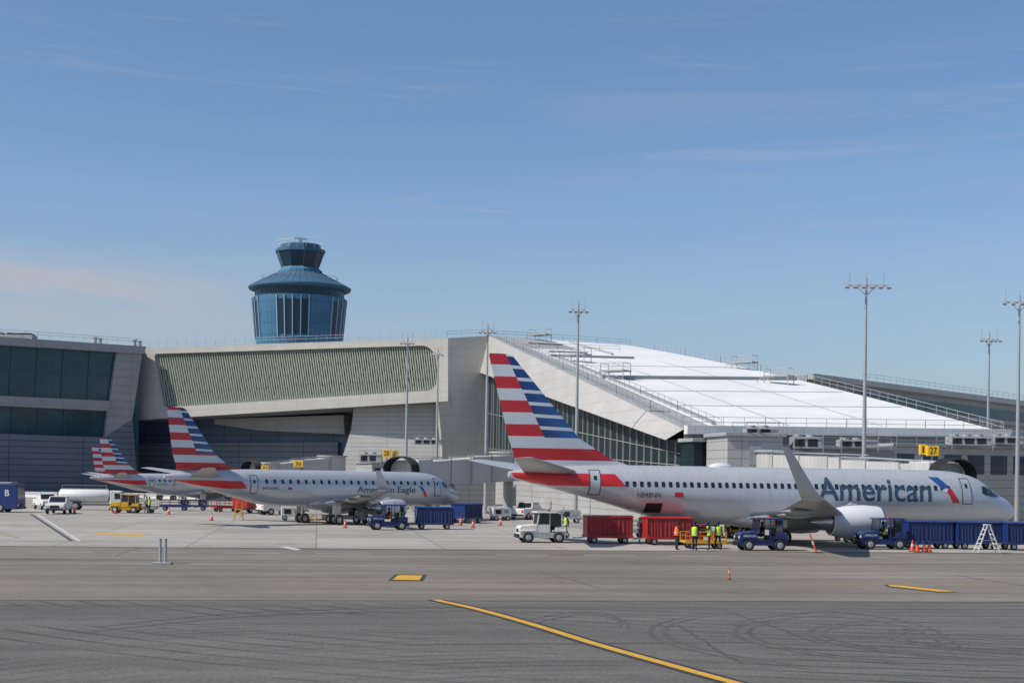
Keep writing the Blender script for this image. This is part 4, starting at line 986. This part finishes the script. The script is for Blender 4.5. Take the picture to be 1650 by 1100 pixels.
def tanker(loc,rz,label):
    r=thing('tank_truck',label,'tanker truck',loc,rz)
    mb=MB(); mb.box(-3.6,3.2,-.5,.5,.5,.75,greyp); mb.obj('chassis',r)
    mb=MB(); mb.prism([(2.0,.5),(3.5,.5),(3.55,1.2),(3.2,2.2),(2.0,2.25)],-1.05,1.05,whitep); cb=mb.obj('cab',r,bevel=.08)
    for y0 in (-1.07,1.052):
        mb=MB(); mb.box(2.5,3.15,y0,y0+.018,1.3,1.95,vglass); mb.obj('cab_window',cb)
    mb=MB(); mb.loft([[(3.54,-.85,1.3),(3.54,.85,1.3),(3.28,.85,2.05),(3.28,-.85,2.05)],[(3.58,-.85,1.3),(3.58,.85,1.3),(3.32,.85,2.05),(3.32,-.85,2.05)]],vglass); mb.obj('windscreen',cb)
    n=24; mb=MB(); mb.loft([[(x,1.05*k_*math.cos(2*math.pi*i/n),1.6+.78*k_*math.sin(2*math.pi*i/n)) for i in range(n)] for x,k_ in ((-3.75,.5),(-3.65,.9),(-3.5,1),(1.6,1),(1.75,.9),(1.85,.5))],whitep); mb.obj('tank',r,smooth=True)
    mb=MB(); mb.box(-3.4,1.5,-.3,.3,2.38,2.44,greyp); mb.bar((-3.4,-.3,2.8),(1.5,-.3,2.8),.05,steel); mb.bar((-3.4,-.3,2.4),(-3.4,-.3,2.8),.05,steel); mb.bar((1.5,-.3,2.4),(1.5,-.3,2.8),.05,steel); mb.obj('walkway',r)
    for x in (-2.8,-1.8,2.7):
        for y in (-.9,.9): wheel(r,(x,y,0),.46,.28)

def cone(loc,label='orange traffic cone standing on the apron',s=1.0):
    mb=MB(); mb.box(-.2*s,.2*s,-.2*s,.2*s,0,.04*s,dark); mb.cyl((0,0,.04*s),(0,0,.35*s),.15*s,.095*s,14,orange,False); mb.cyl((0,0,.35*s),(0,0,.5*s),.096*s,.068*s,14,reflect,False); mb.cyl((0,0,.5*s),(0,0,.75*s),.067*s,.025*s,14,orange)
    return tag(mb.obj('traffic_cone',loc=loc),label,'traffic cone','orange traffic cones')

def person(loc,rz,label,pose='stand',vest=hivis,zoff=0):
    J={'pel':(0,0,.95),'spi':(0,0,1.14),'che':(.01,0,1.36),'nec':(0,0,1.5),'hb':(.01,0,1.58),'hd':(.02,0,1.67),'ht':(.01,0,1.75)}
    for s_,n_ in ((1,'l'),(-1,'r')):
        J.update({'sh'+n_:(0,.17*s_,1.43),'el'+n_:(-.02,.24*s_,1.14),'wr'+n_:(.08,.25*s_,.90),'ha'+n_:(.11,.25*s_,.82),'hi'+n_:(0,.09*s_,.9),'kn'+n_:(.03,.1*s_,.5),'an'+n_:(0,.1*s_,.09),'to'+n_:(.16,.11*s_,.04)})
    if pose=='walk':
        J['knl']=(.22,.1,.52);J['anl']=(.25,.1,.1);J['tol']=(.4,.11,.05);J['knr']=(-.05,-.1,.5);J['anr']=(-.28,-.1,.13);J['tor']=(-.14,-.11,.04)
        J['ell']=(-.14,.24,1.17);J['wrl']=(-.12,.25,.92);J['hal']=(-.1,.25,.84);J['elr']=(.12,-.24,1.17);J['wrr']=(.28,-.22,1.0);J['har']=(.34,-.21,.94)
    if pose=='reach':
        for n_,s_ in (('l',1),('r',-1)):
            J['el'+n_]=(.2,.22*s_,1.25);J['wr'+n_]=(.42,.18*s_,1.28);J['ha'+n_]=(.5,.17*s_,1.28)
        J['che']=(.06,0,1.35);J['nec']=(.07,0,1.49);J['hb']=(.09,0,1.57);J['hd']=(.11,0,1.65);J['ht']=(.11,0,1.73)
    if pose=='sit':
        for k_ in list(J):
            x,y,z=J[k_]; J[k_]=(x,y,z-.5)
        for n_,s_ in (('l',1),('r',-1)):
            J['hi'+n_]=(.03,.1*s_,.42);J['kn'+n_]=(.45,.13*s_,.46);J['an'+n_]=(.5,.13*s_,.09);J['to'+n_]=(.64,.13*s_,.05)
            J['el'+n_]=(.1,.24*s_,.68);J['wr'+n_]=(.34,.18*s_,.72);J['ha'+n_]=(.42,.15*s_,.74)
    R={'pel':(.13,.16),'spi':(.11,.14),'che':(.12,.17),'nec':(.06,.06),'hb':(.075,.065),'hd':(.105,.085),'ht':(.07,.06)}
    for n_ in 'lr': R.update({'sh'+n_:(.07,.07),'el'+n_:(.05,.05),'wr'+n_:(.032,.032),'ha'+n_:(.04,.025),'hi'+n_:(.095,.095),'kn'+n_:(.065,.065),'an'+n_:(.045,.045),'to'+n_:(.04,.045)})
    E=[('pel','spi'),('spi','che'),('che','nec'),('nec','hb'),('hb','hd'),('hd','ht')]
    for n_ in 'lr': E+=[('che','sh'+n_),('sh'+n_,'el'+n_),('el'+n_,'wr'+n_),('wr'+n_,'ha'+n_),('pel','hi'+n_),('hi'+n_,'kn'+n_),('kn'+n_,'an'+n_),('an'+n_,'to'+n_)]
    ks=list(J); me=bpy.data.meshes.new('b'); me.from_pydata([J[k_] for k_ in ks],[(ks.index(a),ks.index(b)) for a,b in E],[])
    ob=bpy.data.objects.new('b',me); COL.objects.link(ob); sm=ob.modifiers.new('s','SKIN'); ss=ob.modifiers.new('u','SUBSURF'); ss.levels=1; ss.render_levels=1
    for i,k_ in enumerate(ks):
        sv=me.skin_vertices[0].data[i]; sv.radius=R[k_]; sv.use_root=(k_=='pel')
    dg=bpy.context.evaluated_depsgraph_get(); dg.update(); m2=bpy.data.meshes.new_from_object(ob.evaluated_get(dg)); bpy.data.objects.remove(ob)
    zh=J['nec'][2]+.02
    bm=bmesh.new(); bm.from_mesh(m2)
    for f in bm.faces: f.smooth=True
    for n_ in 'lr':
        h=Vector(J['ha'+n_]); w_=Vector(J['wr'+n_]); d=(h-w_).normalized(); sd=d.cross(Vector((0,1,0))).normalized()
        for i,(l_,o) in enumerate(((.07,-.03),(.085,-.01),(.08,.01),(.06,.03),(.05,.045))):
            b0=h+sd*o*.9; dd=(d+sd*o*(6 if i==4 else 2)).normalized(); q=b0+dd*l_
            a=dd.orthogonal().normalized(); b=dd.cross(a)
            r0=[bm.verts.new(b0+(a*math.cos(t)+b*math.sin(t))*.01) for t in (0,1.57,3.14,4.71)]; r1=[bm.verts.new(q+(a*math.cos(t)+b*math.sin(t))*.007) for t in (0,1.57,3.14,4.71)]
            for j in range(4): bm.faces.new((r0[j],r0[(j+1)%4],r1[(j+1)%4],r1[j]))
            bm.faces.new(r1)
    for f in bm.faces:
        c_=f.calc_center_median()
        hand=min((c_-Vector(J['ha'+n_])).length for n_ in 'lr')<.12 and abs(c_.y)>.1
        f.material_index=1 if (c_.z>zh or hand) else 0
    m3=bpy.data.meshes.new('person'); bm.to_mesh(m3); bm.free(); m3.materials.clear(); m3.materials.append(navyf); m3.materials.append(skin)
    l=Vector(loc); l.z+=zoff
    p=bpy.data.objects.new('person',m3); COL.objects.link(p); p.location=l; p.rotation_euler=(0,0,rz); tag(p,label,'person','ramp workers')
    dz=J['che'][2]-1.36; dx=J['che'][0]-.01
    mb=MB(); n=16; rings=[]
    for z,rx,ry,xx in ((.93,.155,.19,0),(1.15,.15,.185,0),(1.3,.155,.2,dx*.6),(1.42,.14,.19,dx),(1.48,.09,.12,dx)):
        rings.append([(xx+rx*math.cos(2*math.pi*i/n),ry*math.sin(2*math.pi*i/n),z+dz) for i in range(n)])
    mb.loft(rings,vest,False)
    mb.loft([[((.162)*math.cos(2*math.pi*i/n),.197*math.sin(2*math.pi*i/n),z+dz) for i in range(n)] for z in (1.08,1.13)],reflect,False)
    v=mb.obj('safety_vest',smooth=True); v.parent=p
    hd=Vector(J['hd']); mb=MB(); rings=[]
    for k_ in range(6):
        a=math.pi/2*k_/5; rings.append([(hd.x-.012+.112*math.cos(a)*math.cos(t),.095*math.cos(a)*math.sin(t),hd.z+.03+.1*math.sin(a)) for t in [2*math.pi*i/n for i in range(n)]])
    mb.loft(rings,hairm,True); hh=mb.obj('cap',smooth=True); hh.parent=p
    mb=MB(); mb.cyl((hd.x+.09,0,hd.z-.0),(hd.x+.125,0,hd.z-.02),.012,.018,6,skin)
    for y in (-.035,.035): mb.cyl((hd.x+.088,y,hd.z+.02),(hd.x+.1,y,hd.z+.02),.012,.01,6,hairm)
    mb.cyl((hd.x+.085,0,hd.z-.055),(hd.x+.094,0,hd.z-.055),.022,.02,6,redp)
    fa=mb.obj('face'); fa.parent=p
    return p

# --- placement
D=TA
tg=tractor(G(872,873),math.pi+D+.05,whitep,'white tow tractor with enclosed cab on the apron',closed=True)
tg.scale=(1.05,1.15,1.02)
cart(G(979,874.5),math.pi+D,redp,redc,'red covered baggage cart with closed curtain behind a white tractor')
cart(G(1074,877),math.pi+D+.05,redp,redc,'red covered baggage cart under the large jet tail')
fc=flat_cart(G(1133,883),D,yel,'yellow flatbed cart with railings beside ramp workers'); fc.scale=(.8,.9,.85)
belt_loader(G(1108,862),math.pi*.62,redp,'red conveyor loader raised to the jet hold',2.6)
for x_,c_ in ((1116,redp),(1128,redp),(1146,orange)):
    g=G(x_,883); mb=MB(); mb.cyl((0,0,.51),(0,0,1.05),.2,.2,16,c_); mb.cyl((0,0,1.05),(0,0,1.1),.22,.18,16,black); tag(mb.obj('drum',loc=g),'coloured plastic drum on a yellow flatbed cart','drum','drums on the flatbed')
person(G(1119,887),math.radians(60),'ramp worker in yellow safety vest standing by a yellow cart','stand')
person(G(1143,886),math.radians(170),'ramp worker in yellow safety vest reaching over a cart','reach')
person(G(1157,886),math.radians(100),'ramp worker in yellow safety vest walking beside a cart','walk')
person(G(1090,886),math.radians(20),'ramp worker in orange safety vest bending to a cart','reach',hivo)
person(G(1030,876),math.radians(0),'ramp worker in dark clothes between two red carts','stand',navyf)
person(G(912,866),math.radians(190),'ramp worker in yellow vest walking behind a white tractor','walk')
person(G(1172,868),math.radians(-60),'ramp worker in yellow vest beneath the large jet','stand')
tr=tractor(G(1226,886),math.pi+D,bluep,'dark blue baggage tractor with open cab under the wing tip',text='AMERICAN')
person(G(1228,886),math.pi+D,'driver in dark clothes seated in a blue tractor','sit',navyf,.5)
power_unit(G(1190,866),D,yel,'yellow ground power unit beneath the large jet wing'); power_unit(G(1368,872),D+.3,whitep,'white ground power unit near the jet engine')
power_unit(G(806,838),.4,whitep,'white ground power unit near the boarding bridge'); power_unit(G(470,838),.2,whitep,'white ground power unit beside the regional jet'); power_unit(G(918,842),.1,greyp,'grey ground power unit below the concourse')
flat_cart(G(1010,866),D,greyp,'grey flatbed cart beneath the large jet tail')
# right train
tractor(G(1419,884),math.pi+D,bluep,'dark blue baggage tractor pulling a train of carts',text='AMERICAN')
person(G(1423,884),math.pi+D,'driver in yellow vest seated in a blue tractor','sit',hivis,.5)
for x_,y_ in ((1492,883),(1571,884),(1650,885.5)): cart(G(x_,y_),math.pi+D,bluep,bluec,'dark blue covered baggage cart coupled in a train')
cart(G(1530,873),math.pi+D+.1,bluep,bluec,'dark blue covered baggage cart parked behind another train')
# centre left
tractor(G(625,853),math.pi+D+.15,bluep,'blue baggage tractor in front of the regional jet',text='AMERICAN')
person(G(627,853),math.pi+D+.15,'driver in orange vest seated in a blue tractor','sit',hivo,.5)
person(G(647,850),math.radians(80),'ramp worker in yellow vest standing by a blue tractor','stand')
cart(G(699,852),math.pi+D,bluep,bluec,'blue baggage cart with open side behind a tractor',True)
cart(G(752,842),D+.9,bluep,bluec,'blue covered baggage cart parked by the boarding bridge')
pickup(G(852,836),math.radians(60),whitep,'white pickup truck parked beyond the large jet tail')
belt_loader(G(560,843),D+2.6,greyp,'grey conveyor loader beside the regional jet',2.3)
flat_cart(G(515,842),D,yel,'yellow flat equipment cart under the regional jet').scale=(1,.8,.6)
g=G(384,838); mb=MB()
for x in (-.4,.4):
    for y in (-.4,.4): mb.bar((x,y,0),(x*.7,y*.7,1.0),.06,yel)
mb.box(-.45,.45,-.45,.45,.5,.56,yel); mb.box(-.35,.35,-.35,.35,1.0,1.06,yel); mb.bar((.3,.3,1.0),(.3,.3,1.7),.05,yel); mb.bar((-.3,.3,1.0),(-.3,.3,1.7),.05,yel); mb.bar((.3,.3,1.7),(-.3,.3,1.7),.05,yel)
tag(mb.obj('maintenance_stand',loc=g),'small yellow steel maintenance stand on the apron','work stand')
flat_cart(G(366,824),D+.5,redp,'red flatbed cart parked behind the regional jet'); van(G(402,826),math.radians(70),redp,'red service van parked behind the regional jet',1.8,2.1); flat_cart(G(436,828),D,redp,'red flatbed cart next to a red van')
pickup(G(455,829),.6,whitep,'white pickup truck behind the regional jet')
for x_ in (282,312): flat_cart(G(x_,822),D,bluep,'blue flatbed cart parked in a distant row')
# far left
bus(G(-46,824),D*0,'blue shuttle bus with white letter on its side')
pickup(G(95,827),math.radians(-82),whitep,'white pickup truck facing the camera on the apron')
pickup(G(74,820),math.radians(-60),whitep,'white pickup truck parked behind another pickup')
tanker(G(150,821),math.radians(8),'white tanker truck with oval tank parked on the apron')
tractor(G(203,826),math.pi,yel,'yellow equipment tractor with cab near the far jets',closed=True); flat_cart(G(226,826),math.pi,greyp,'grey flatbed cart behind a yellow tractor')
person(G(241,827),math.radians(200),'ramp worker in yellow vest standing near the far jets'); person(G(236,826),math.radians(20),'ramp worker in yellow vest facing a colleague','walk')
for x_,y_ in ((341,838),(762,850),(186,827),(120,826),(272,828),(1470,888),(1163,866),(1452,870),(806,846),(556,850),(742,846)): cone(G(x_,y_))
for x_ in (1478,1489,1497):
    mb=MB(); mb.box(-.18,.18,-.18,.18,0,.05,dark); mb.cyl((0,0,.05),(0,0,.55),.15,.07,12,orange); mb.cyl((0,0,.5),(0,0,.72),.14,.14,12,bluep); tag(mb.obj('traffic_cone',loc=G(x_,889)),'orange cone with blue top beside baggage carts','traffic cone','orange traffic cones')
g=G(1316,890); mb=MB(); mb.cyl((0,0,0),(-.45,0,1.15),.07,.05,10,orange); mb.cyl((-.2,0,.5),(-.27,0,.7),.075,.07,10,reflect); mb.box(-.15,.35,-.2,.2,0,.05,dark); tag(mb.obj('marker_post',loc=g),'leaning orange marker post on a rubber base','marker post')
g=G(1175,933); mb=MB(); mb.cyl((0,0,0),(0,0,.55),.035,.03,8,orange); mb.cyl((0,0,.3),(0,0,.4),.037,.036,8,reflect); mb.cyl((0,0,0),(0,0,.03),.09,.09,10,dark); tag(mb.obj('marker_post'),'thin red and white marker stake on the shoulder','marker post').location=g
g=G(1590,890); r=thing('step_ladder','white A-frame step ladder standing open beside blue carts','ladder',g,.1)
for s_ in (-1,1):
    mb=MB()
    for y in (-.3,.3): mb.bar((s_*.75,y*1.15,0),(s_*.08,y*.7,1.75),.06,whitep)
    for i in range(1,6):
        t=i/6; mb.bar((s_*(.75-.67*t),-.33+.12*t,1.75*t),(s_*(.75-.67*t),.33-.12*t,1.75*t),.05,whitep)
    mb.obj('ladder_frame',r)
mb=MB(); mb.box(-.18,.18,-.25,.25,1.75,1.8,whitep); mb.obj('top_step',r)
mb=MB(); mb.bar((-.45,-.3,.8),(.45,-.3,.8),.03,steel); mb.obj('spreader_bar',r)
g=G(262,908); r=thing('marker_post','pair of short grey steel posts on a small base','post',g)
mb=MB(); mb.box(-.45,.45,-.25,.25,0,.08,greyp); mb.obj('base',r,bevel=.02)
for x in (-.12,.13):
    mb=MB(); mb.cyl((x,0,.08),(x,0,1.15),.065,.065,12,greyp); mb.cyl((x,0,1.15),(x,0,1.2),.09,.09,12,steel); mb.obj('post',r)
mb=MB(); mb.bar((-.12,0,.6),(.13,0,.6),.05,steel); mb.obj('cross_brace',r)
for i in range(22):
    a=pt(-90+i*28,800,236+i*.2); mb=MB(); mb.prism([(-.35,0),(.35,0),(.3,.15),(.12,.4),(.1,.95),(-.1,.95),(-.12,.4),(-.3,.15)],-1.45,1.45,whitep); tag(mb.obj('concrete_barrier',loc=(a.x,a.y,0),rz=math.pi/2),'pale concrete barrier below the terminal wall','barrier','row of concrete barriers')

# ---------------------------------------------------------------- LIGHT / SKY
sv=Vector((-1,-.42,0)).normalized(); EL=math.radians(46); sdir=Vector((sv.x*math.cos(EL),sv.y*math.cos(EL),math.sin(EL)))
sun=bpy.data.lights.new('sun','SUN'); sun.energy=4.5; sun.angle=math.radians(.53); sun.color=(1,.94,.84)
so_=bpy.data.objects.new('sun',sun); COL.objects.link(so_); so_.rotation_euler=(-sdir).to_track_quat('-Z','Y').to_euler()
wd=bpy.data.worlds.new('World'); scene.world=wd; wd.use_nodes=True; nt=wd.node_tree; N=nt.nodes; L=nt.links
bg=N['Background']; bg.inputs[1].default_value=.11
sk=N.new('ShaderNodeTexSky'); sk.sky_type='NISHITA'; sk.sun_disc=False; sk.sun_elevation=EL; sk.sun_rotation=math.atan2(sv.x,sv.y)%(2*math.pi); sk.air_density=1.0; sk.dust_density=1.0; sk.ozone_density=1.2; sk.altitude=0
tint=N.new('ShaderNodeMix'); tint.data_type='RGBA'; tint.blend_type='MULTIPLY'; tint.inputs[0].default_value=1; tint.inputs[7].default_value=(.80,.96,1.14,1); L.new(sk.outputs[0],tint.inputs[6])
tc=N.new('ShaderNodeTexCoord')
def wmr(x,a,b,c,d):
    r=N.new('ShaderNodeMapRange'); r.interpolation_type='SMOOTHSTEP'; r.inputs[1].default_value=a; r.inputs[2].default_value=b; r.inputs[3].default_value=c; r.inputs[4].default_value=d; L.new(x,r.inputs[0]); return r.outputs[0]
def wmath(op,a,b):
    n=N.new('ShaderNodeMath'); n.operation=op; L.new(a,n.inputs[0])
    if isinstance(b,float): n.inputs[1].default_value=b
    else: L.new(b,n.inputs[1])
    return n.outputs[0]
def wnoise(sc,zs,det=9,rot=.06,dist=.5):
    mp=N.new('ShaderNodeMapping'); mp.inputs['Scale'].default_value=(1.0,1.0,zs); mp.inputs['Rotation'].default_value=(0,rot,0); L.new(tc.outputs['Generated'],mp.inputs[0])
    no=N.new('ShaderNodeTexNoise'); no.inputs['Scale'].default_value=sc; no.inputs['Detail'].default_value=det; no.inputs['Roughness'].default_value=.62; no.inputs['Distortion'].default_value=dist; L.new(mp.outputs[0],no.inputs[0]); return no.outputs['Fac']
def wmix(f,a,col):
    n=N.new('ShaderNodeMix'); n.data_type='RGBA'; n.inputs[7].default_value=(*col,1); L.new(f,n.inputs[0]); L.new(a,n.inputs[6]); return n.outputs[2]
sx=N.new('ShaderNodeSeparateXYZ'); L.new(tc.outputs['Generated'],sx.inputs[0])
cur=tint.outputs[2]
cur=wmix(wmr(sx.outputs[2],0.0,.24,.5,0),cur,(3.3,3.95,4.9))
cur=wmix(wmr(wnoise(2.2,7.0),.47,.8,0,.26),cur,(4.1,4.4,5.0))
cur=wmix(wmr(wnoise(5.0,16.0,10,.1,1.0),.55,.8,0,.18),cur,(4.6,4.8,5.3))
band=wmath('MULTIPLY',wmr(sx.outputs[2],.075,.115,0,1),wmr(sx.outputs[2],.125,.165,1,0))
band=wmath('MULTIPLY',band,wmr(sx.outputs[0],-.32,-.08,1,0)); band=wmath('MULTIPLY',band,wmr(wnoise(3.0,9.0),.3,.62,.15,.75))
cur=wmix(band,cur,(4.6,4.45,4.7))
L.new(cur,bg.inputs[0])

cam=bpy.data.cameras.new('camera'); co=bpy.data.objects.new('camera',cam); COL.objects.link(co)
cam.sensor_width=36; cam.clip_end=12000; cam.clip_start=.5
cam.lens=F*36/1650; cam.shift_y=220/1650
R_=Vector((CA,0,SA)); U_=Vector((-SA,0,CA)); Bk=Vector((0,-1,0))
co.matrix_world=Matrix(((R_.x,U_.x,Bk.x,0),(R_.y,U_.y,Bk.y,0),(R_.z,U_.z,Bk.z,H),(0,0,0,1)))
scene.camera=co
scene.view_settings.view_transform='Standard'; scene.view_settings.look='None'; scene.view_settings.exposure=0
